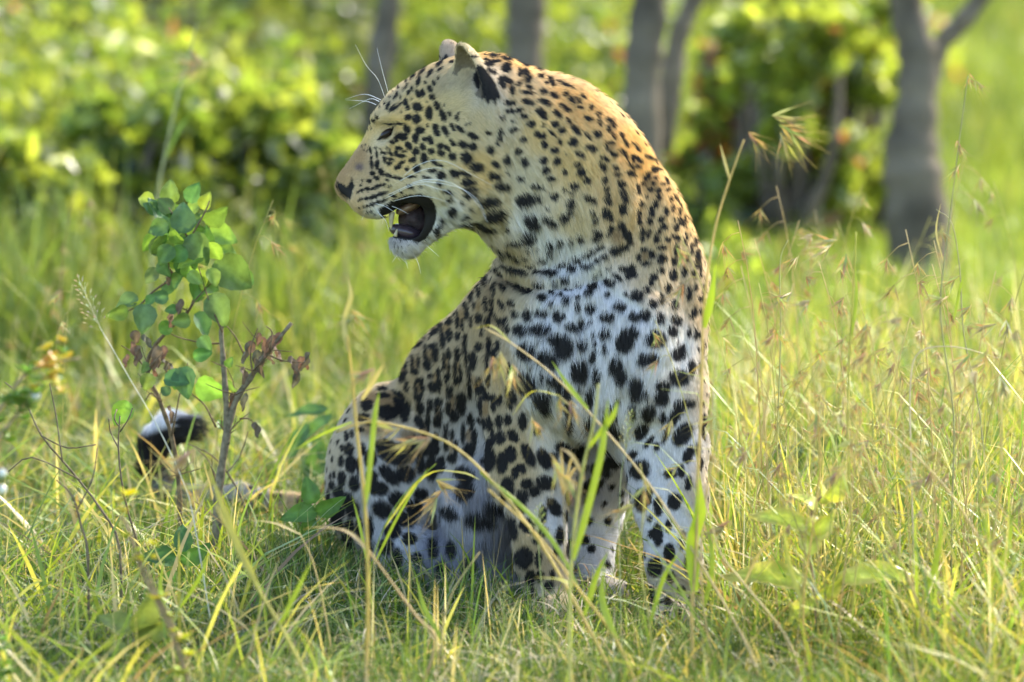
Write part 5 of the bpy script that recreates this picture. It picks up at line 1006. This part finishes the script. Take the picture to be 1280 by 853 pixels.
def grow_fur(n):
    T = np.concatenate([LF[:, [0, 1, 2]], LF[:, [0, 2, 3]]])
    a, b, c = LP[T[:, 0]], LP[T[:, 1]], LP[T[:, 2]]
    ar = 0.5 * np.linalg.norm(np.cross(b - a, c - a), axis=1)
    ln = VL[T[:, 0]]; nz = LN[T[:, 0], 2]
    w = ar * (9.0 / np.clip(ln, 5, 26)) ** 0.75 * np.where(nz > 0.35, 0.3, 1.0)
    w = w * np.where((a[:, 2] > 380), 0.6, 1.0)
    cdf = np.cumsum(w); cdf /= cdf[-1]
    t = np.searchsorted(cdf, rng.random(n)); u = rng.random(n); v = rng.random(n); f = u + v > 1; u[f] = 1 - u[f]; v[f] = 1 - v[f]
    t = np.clip(t, 0, len(T) - 1); P = a[t] + (b[t] - a[t]) * u[:, None] + (c[t] - a[t]) * v[:, None]
    N = LN[T[t, 0]]
    # no fur on nose leather, lips and eye
    keep = np.ones(n, bool)
    for pg in (BLACKS[0][0], BLACKS[2][0], BLACKS[4][0]):
        k = np.where((P[:, 0] > 410) & (P[:, 0] < 560) & (P[:, 1] > 150) & (P[:, 1] < 310))[0]
        q = poly2(P[k].astype(np.float32), pg) < -1.0; keep[k[q]] = False
    P = P[keep]; N = N[keep]; n = len(P)
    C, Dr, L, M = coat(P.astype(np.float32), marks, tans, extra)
    Dt = Dr - N * (Dr * N).sum(1, keepdims=True); Dt /= np.maximum(np.linalg.norm(Dt, axis=1, keepdims=True), 1e-5)
    js = rng.normal(0, 0.7, (n, 3)); CS = []
    for s_ in (0.22, 0.5, 0.85):
        c_, _a, _b, m_ = coat((P + Dt * (L / 1.2)[:, None] * s_ * 0.85 + js).astype(np.float32), marks, tans, extra); CS.append(c_)
        if s_ == 0.5: M = m_
    # swirl and tufting
    jit = rng.normal(0, 0.13, (n, 3)); tuft = np.stack([wob(P, 0.09, 1.0), wob(P, 0.11, 2.2), wob(P, 0.1, 3.1)], 1) * 0.14
    tuft2 = np.stack([wob(P, 0.33, 1.3), wob(P, 0.37, 2.9), wob(P, 0.31, 5.1)], 1) * 0.16
    Dn = Dr / np.maximum(np.linalg.norm(Dr, axis=1, keepdims=True), 1e-5) + jit + tuft + tuft2
    tg = Dn - N * (Dn * N).sum(1, keepdims=True); tg /= np.maximum(np.linalg.norm(tg, axis=1, keepdims=True), 1e-5)
    Lp = L / 1.2 * rng.uniform(0.65, 1.15, n)
    guard = rng.random(n) < 0.055; Lp *= np.where(guard, 1.55, 1.0)
    s = np.array([-0.06, 0.3, 0.65, 1.0]); lift_ = np.array([-0.1, 0.26, 0.40, 0.46])
    lf = rng.uniform(0.65, 1.2, n) * np.where(L < 7, 0.8, 1.0) * np.where(guard, 1.35, 1.0)
    pts = P[:, None, :] + Lp[:, None, None] * (tg[:, None, :] * s[None, :, None] + N[:, None, :] * (lift_[None, :, None] * lf[:, None, None] * 0.62))
    grav = np.array([0, 1.0, -0.14]); pts += (Lp[:, None, None] * np.clip(L / 30, 0, 1)[:, None, None]) * (s[None, :, None] ** 2) * grav * 0.28 * (s[None, :, None] > 0)
    Wp = Wn(pts.reshape(-1, 3)) - bw
    # world normal, ruffled by the tufts
    fine = np.stack([wob(P, 0.8, 1.3), wob(P, 0.9, 2.9), wob(P, 0.75, 5.1)], 1)
    N = N + (tuft * 1.6 + tuft2 * 1.5 + fine * 0.12 + rng.normal(0, 0.10, (n, 3))) * np.clip(L / 9, .35, 1.3)[:, None]; N /= np.linalg.norm(N, axis=1, keepdims=True)
    Nw = np.stack([N[:, 0], N[:, 2] * cT - N[:, 1] * sT, -N[:, 2] * sT - N[:, 1] * cT], 1)
    hv = bpy.data.hair_curves.new('fur'); hv.add_curves([4] * n)
    hv.attributes['position'].data.foreach_set('vector', Wp.astype(np.float32).ravel())
    ra = hv.attributes.get('radius') or hv.attributes.new('radius', 'FLOAT', 'POINT')
    wd = np.where(L > 16, 0.00026, 0.00022) * rng.uniform(0.8, 1.2, n)
    ra.data.foreach_set('value', (wd[:, None] * np.array([1.0, 1.0, 0.75, 0.2])[None]).astype(np.float32).ravel())
    br = rng.uniform(0.82, 1.14, n)[:, None]
    Cc = np.stack([CS[0], CS[0], CS[1], CS[2]], 1) * br[:, None]
    Cc = np.concatenate([Cc, np.ones((n, 4, 1))], 2)
    ca = hv.attributes.new('Col', 'FLOAT_COLOR', 'POINT'); ca.data.foreach_set('color', Cc.astype(np.float32).ravel())
    na = hv.attributes.new('Nrm', 'FLOAT_VECTOR', 'CURVE'); na.data.foreach_set('vector', Nw.astype(np.float32).ravel())
    m, nn, out = base_mat('leopard_fur'); Lk = nn.links.new
    ac = nn.nodes.new("ShaderNodeAttribute"); ac.attribute_name = 'Col'
    an = nn.nodes.new("ShaderNodeAttribute"); an.attribute_name = 'Nrm'
    d = nn.nodes.new("ShaderNodeBsdfDiffuse"); Lk(ac.outputs['Color'], d.inputs[0]); Lk(an.outputs['Vector'], d.inputs['Normal'])
    h = nn.nodes.new("ShaderNodeBsdfHair"); h.component = 'Reflection'; h.inputs['Color'].default_value = (0.35, 0.34, 0.32, 1)
    h.inputs['RoughnessU'].default_value = 0.35; h.inputs['RoughnessV'].default_value = 0.6
    h2 = nn.nodes.new("ShaderNodeBsdfHair"); h2.component = 'Transmission'; Lk(ac.outputs['Color'], h2.inputs['Color'])
    h2.inputs['RoughnessU'].default_value = 0.5; h2.inputs['RoughnessV'].default_value = 0.8
    m1 = nn.nodes.new("ShaderNodeMixShader"); m1.inputs[0].default_value = 0.09
    m2 = nn.nodes.new("ShaderNodeMixShader"); m2.inputs[0].default_value = 0.16
    Lk(d.outputs[0], m1.inputs[1]); Lk(h.outputs[0], m1.inputs[2]); Lk(m1.outputs[0], m2.inputs[1]); Lk(h2.outputs[0], m2.inputs[2]); Lk(m2.outputs[0], out.inputs[0])
    hv.materials.append(m)
    o = put('fur', hv, body); tag(o, kind='stuff'); return o
grow_fur(NFUR)

def blob(name, c, r, color, mat, parent, ang=0, n=14, wobble=0.0):
    mb = MB(); vs = []; fs = []; k, s = rot2(ang)
    for i in range(n + 1):
        for j in range(2 * n):
            a = math.pi * i / n; b = math.pi * j / n
            x = math.cos(a) * r[0]; y = math.sin(a) * math.cos(b) * r[1]; z = math.sin(a) * math.sin(b) * r[2]
            q = 1 + wobble * math.sin(3 * a + 2 * b)
            x, y = (x * k - y * s) * q, (x * s + y * k) * q
            vs.append(W(c[0] + x, c[1] + y, c[2] + z) - base_w)
    for i in range(n):
        for j in range(2 * n):
            j2 = (j + 1) % (2 * n); fs.append((i * 2 * n + j, i * 2 * n + j2, (i + 1) * 2 * n + j2, (i + 1) * 2 * n + j))
    mb.add(vs, fs, color); return put(name, mb.mesh(name, mat), parent)
wet = solid_mat('wet_flesh', rough=0.28, spec=0.5, noise=0.25, scale=150, bump=0.3, dist=0.001)
eye_m = solid_mat('eye_surface', rough=0.16, spec=0.22, noise=0.2, scale=300, bump=0)
lining_m = solid_mat('mouth_flesh', rough=0.5, spec=0.25, noise=0.6, scale=90, bump=0.9, dist=0.004)
ivory = solid_mat('tooth_enamel', rough=0.35, spec=0.5, noise=0.12, scale=200, bump=0.1)
for sgn in (-1, 1):
    e = blob('eye', (483, 167, sgn * 38), (9.5, 4.6, 7.5), (0.022, 0.015, 0.012), eye_m, leopard, -36)
blob('mouth_lining', (520, 275, 9), (21, 21, 15), (0.030, 0.018, 0.020), lining_m, leopard, 20, wobble=0.07)
blob('palate', (511, 259, 0), (17, 7, 20), (0.20, 0.13, 0.10), wet, leopard, -25, wobble=0.05)
blob('tongue', (507, 290, -2), (20, 9, 15), (0.05, 0.035, 0.045), wet, leopard, 14, wobble=0.06)
def tooth(a, b, r):
    mb = MB(); A = W(*a) - base_w; B = W(*b) - base_w; pts = [A.lerp(B, t) + Vector((0.002 * t * t, 0, 0)) for t in (0, .3, .6, .85, 1)]
    mb.tube(pts, [r, r * .9, r * .65, r * .35, r * .05], (0.42, 0.36, 0.22), 8); put('tooth', mb.mesh('tooth', ivory), leopard)
for z in (-17, 17):
    tooth((490, 265, z), (487, 288, z * 0.95), 0.0048); tooth((494, 296, z * .8), (496, 285, z * .8), 0.0030)
WH = [
 [(481, 122, -26), (472, 99, -50), (458, 82, -70), (444, 56, -84)], [(485, 115, -26), (478, 89, -46), (471, 60, -60)],
 [(476, 125, 20), (456, 118, 40), (432, 124, 55)], [(470, 131, 22), (458, 127, 40), (432, 125, 60)], [(474, 127, 24), (462, 124, 44), (437, 136, 66)],
 [(476, 240, -40), (520, 216, -86), (545, 210, -96), (560, 214, -104)], [(486, 238, -42), (520, 208, -86), (553, 201, -104), (589, 218, -118), (617, 233, -124)],
 [(480, 246, -42), (520, 229, -90), (548, 229, -106), (579, 237, -118), (599, 253, -124), (610, 279, -126)],
 [(478, 250, -42), (520, 231, -86), (546, 236, -104), (564, 243, -112), (579, 266, -116)], [(490, 252, -42), (520, 245, -80), (544, 248, -96), (560, 253, -104)],
 [(484, 241, -42), (530, 225, -92), (566, 230, -112), (593, 250, -122), (609, 278, -128)], [(466, 254, -38), (481, 258, -56), (494, 266, -66)],
 [(490, 258, -40), (500, 262, -54), (511, 268, -62)], [(469, 261, -36), (478, 271, -52)], [(505, 321, -8), (508, 329, -12), (510, 336, -14)],
 [(519, 321, -10), (523, 330, -14), (526, 342, -18)], [(532, 306, -20), (540, 313, -26), (549, 321, -30)], [(474, 268, -36), (482, 276, -60), (486, 290, -74)],
 [(480, 236, 38), (500, 226, 90), (512, 236, 130)], [(472, 246, 38), (480, 262, 80), (478, 280, 110)], [(455, 268, -22), (452, 276, -30)], [(496, 320, -4), (490, 328, -8)],
]
whisk = solid_mat('whisker_hair', rough=0.4, spec=0.5, noise=0.02, bump=0)
def smooth_path(pts, k=5):
    pts = [Vector(p) for p in pts]; out = []
    P_ = [pts[0] * 2 - pts[1]] + pts + [pts[-1] * 2 - pts[-2]]
    for i in range(1, len(P_) - 2):
        for j in range(k):
            t = j / k; a, b, c, d = P_[i - 1:i + 3]
            out.append(0.5 * ((2 * b) + (c - a) * t + (2 * a - 5 * b + 4 * c - d) * t * t + (3 * b - a - 3 * c + d) * t ** 3))
    out.append(pts[-1]); return out
for w_ in WH:
    p = [W(*q) - base_w for q in smooth_path(w_)]; mb = MB(); m_ = len(p)
    mb.tube(p, [0.00034 * (1 - 0.75 * i / (m_ - 1)) for i in range(m_)], (0.92, 0.92, 0.9), 5); put('whisker', mb.mesh('whisker', whisk), leopard)
# ------------------------------------------------------------------ grass cover
def blades(name, pos, h, w, lean, cols, segs, mat, origin=(0, 0, 0)):
    n = len(pos); a = rng.uniform(0, 2 * math.pi, n); d = np.stack([np.cos(a), np.sin(a)], 1); b = rng.uniform(0, 2 * math.pi, n)
    sd = np.stack([np.cos(b), np.sin(b), np.zeros(n)], 1); V = []
    u = np.linspace(0, 1, segs + 1); kink = rng.uniform(.6, 1.6, n)
    for k, t in enumerate(u):
        c = np.empty((n, 3)); r = lean * h * t ** (1.4 * kink.clip(.8, 2)) ; c[:, :2] = pos[:, :2] + d * r[:, None]
        c[:, 2] = pos[:, 2] + h * (t - 0.32 * lean * t ** 2.2)
        ww = (w * (1 - t ** 2.2) * (0.75 + t) * .5)[:, None]
        if k < segs: V += [c - sd * ww, c + sd * ww]
        else: V += [c]
    V = np.stack(V, 1); m = V.shape[1]; i = np.arange(n)[:, None] * m; F = []
    for k in range(segs - 1):
        q = 2 * k; F += [i + [q, q + 1, q + 3], i + [q, q + 3, q + 2]]
    q = 2 * (segs - 1); F += [i + [q, q + 1, q + 2]]
    C = np.repeat(cols, m, 0)
    o = put(name, np_mesh(name, V.reshape(-1, 3) - np.array(origin), np.concatenate(F), C, mat, smooth=False), None, origin); tag(o, kind='stuff'); return o

def to_px(Q):
    z = Q[:, 2] - H; t = Q[:, 1] * cT - z * sT; v = -(Q[:, 1] * sT + z * cT)
    return np.stack([Q[:, 0] * D / (S * t) + 640, v * D / (S * t) + 426.5, (t - D) / S], 1)
def clear_of_leopard(pos, hh):
    ok = np.ones(len(pos), bool)
    for f in (0.15, 0.6):
        Q = pos.copy(); Q[:, 2] += hh * f; P = to_px(Q); k = (P[:, 0] > 120) & (P[:, 0] < 980) & (P[:, 2] < 750) & (P[:, 2] > -200)
        i = np.where(k)[0]; s = leopard_sdf(P[i].astype(np.float32)); ok[i[s < 4]] = False
    return ok
def cloud(x, y, f, ph): return np.sin(x * f + ph + 1.3 * np.sin(y * f * .7 + ph)) * np.cos(y * f * 1.1 + ph * 2 + np.sin(x * f * 1.7))
def mixc(n, table):
    w = np.cumsum([t[0] for t in table]); r = rng.random(n) * w[-1]; i = np.searchsorted(w, r)
    c = np.array([t[1] for t in table])[i]; return c * rng.uniform(.7, 1.3, (n, 1))
def region(n, t0, t1, xpad):
    t = rng.uniform(t0, t1, n); hw = 0.768 * t / D + xpad; x = rng.uniform(-1, 1, n) * hw; y = t / cT * 1.0 
    # distance along the view at ground level
    v = (H - t * sT) / cT; return np.stack([x, t * cT - v * sT, np.full(n, -.012)], 1), t, x * D / (S * t) + 640

def near():
    n = 62000; pos, t, px = region(n, 9.55, 12.6, .45)
    h = rng.uniform(.06, .14, n) * (1 + .25 * cloud(pos[:, 0], pos[:, 1], 5, 1)); k = clear_of_leopard(pos, h)
    infront = (px > 380) & (px < 900) & (t < 10.35); h = h * np.where((px > 560) & (px < 930) & (t < 10.45), rng.uniform(.55, 1.05, n), np.where(infront, rng.uniform(.7, 1.1, n), 1)) * np.where((px > 150) & (px < 430) & (t > 10.7) & (t < 11.35), 1.15, 1)
    pos, h, px, t = pos[k], h[k], px[k], t[k]; n = len(pos)
    c = mixc(n, [(5, (0.075, 0.135, 0.035)), (4, (0.11, 0.18, 0.035)), (2, (0.20, 0.28, 0.05)), (1.3, (0.36, 0.33, 0.14)), (.7, (0.46, 0.40, 0.26))])
    sun_tint = np.clip((px - 500) / 500, 0, 1)[:, None]; c = c * (1 + sun_tint * np.array([[.5, .3, 0]]))  # sunnier right and shadier left painted into the blade colour
    blades('short_grass', pos, h, rng.uniform(.0018, .0038, n), rng.uniform(.1, .95, n), c, 3, bladem)
    # longer, thinner grass, mostly right of the leopard
    n = 18000; pos, t, px = region(n, 9.6, 12.8, .5)
    dens = np.where(px > 880, 1.0, np.where(px < 380, .24, np.where((px > 560) & (t > 9.9) & (t < 10.5), .2, .16))); dens = np.where((px > 380) & (px < 880) & (t > 11.0), .3, dens)
    dens = np.where((px > 900) & (px < 1140) & (t < 10.12), .03, dens); dens = np.where((px > 880) & (t < 10.5), dens * .55, dens)
    k = rng.random(n) < dens * (.65 + .5 * cloud(pos[:, 0], pos[:, 1], 6, 3)); pos, px, t = pos[k], px[k], t[k]; n = len(pos)
    h = rng.uniform(.14, .36, n) * np.where(px > 880, 1.0, .62); k = clear_of_leopard(pos, h); pos, h, px, t = pos[k], h[k], px[k], t[k]; n = len(pos)
    h = np.where((px > 620) & (px < 900) & (t < 10.4), h * .6, h)
    c = mixc(n, [(3, (0.14, 0.24, 0.04)), (4, (0.26, 0.34, 0.05)), (3, (0.46, 0.42, 0.10)), (3.5, (0.56, 0.44, 0.20)), (1.6, (0.60, 0.53, 0.36))])
    blades('long_grass', pos, h, rng.uniform(.0014, .0044, n) * (h / .25) ** .3, rng.uniform(.05, .8, n) ** 1.3, c, 5, bladem)
    # coarse bent blades
    n = 9500; pos, t, px = region(n, 9.6, 12.4, .5); dens = np.where(px > 880, 1.0, np.where(px < 380, .55, .3)); dens = np.where((px > 910) & (px < 1140) & (t < 10.1), .04, dens)
    k = rng.random(n) < dens; pos, px, t = pos[k], px[k], t[k]; n = len(pos); h = rng.uniform(.10, .30, n) * np.where(px > 880, 1.05, np.where(px < 380, .95, .6)) * np.where((px > 600) & (px < 900), .8, 1); k = clear_of_leopard(pos, h); pos, h = pos[k], h[k]; n = len(pos)
    c = mixc(n, [(3, (0.17, 0.25, 0.045)), (4, (0.30, 0.36, 0.05)), (3, (0.46, 0.43, 0.10)), (2.2, (0.54, 0.43, 0.20)), (.8, (0.30, 0.2, 0.1))])
    blades('coarse_grass', pos, h, rng.uniform(.003, .0075, n), rng.uniform(.3, 1.6, n), c, 5, bladem)
    # dry litter lying over the green
    n = 5200; pos, t, px = region(n, 9.6, 12.0, .4); pos[:, 2] = rng.uniform(.02, .07, n); h = rng.uniform(.02, .05, n); k = clear_of_leopard(pos, h); pos, h = pos[k], h[k]; n = len(pos)
    c = mixc(n, [(3, (0.42, 0.36, 0.24)), (3, (0.52, 0.44, 0.26)), (1, (0.34, 0.22, 0.12))])
    blades('dry_litter', pos, h, rng.uniform(.0012, .003, n), rng.uniform(1.5, 4.5, n), c, 4, strawm)
def far():
    n = 60000; t = 12.3 + 9.5 * rng.random(n) ** 1.2; hw = .768 * t / D + 1.2; x = rng.uniform(-1, 1, n) * hw; v = (H - t * sT) / cT
    pos = np.stack([x, t * cT - v * sT, np.full(n, -.02)], 1)
    h = rng.uniform(.06, .15, n) * (1 + .3 * cloud(x, t, 1.7, 2))
    c = mixc(n, [(4, (0.20, 0.27, 0.045)), (3, (0.24, 0.31, 0.055)), (1.5, (0.32, 0.35, 0.08)), (.4, (0.40, 0.38, 0.14))]) * (1 + .22 * cloud(x, t, 1.1, 5))[:, None]
    h = h * np.where((t > 12.7) & (t < 14.8) & (x < .2), rng.uniform(1.2, 3.0, n), 1)
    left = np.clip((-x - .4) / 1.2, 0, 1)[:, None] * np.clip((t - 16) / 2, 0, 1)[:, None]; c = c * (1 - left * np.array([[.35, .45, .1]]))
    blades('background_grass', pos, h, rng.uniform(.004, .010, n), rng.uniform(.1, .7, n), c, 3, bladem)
near(); far()
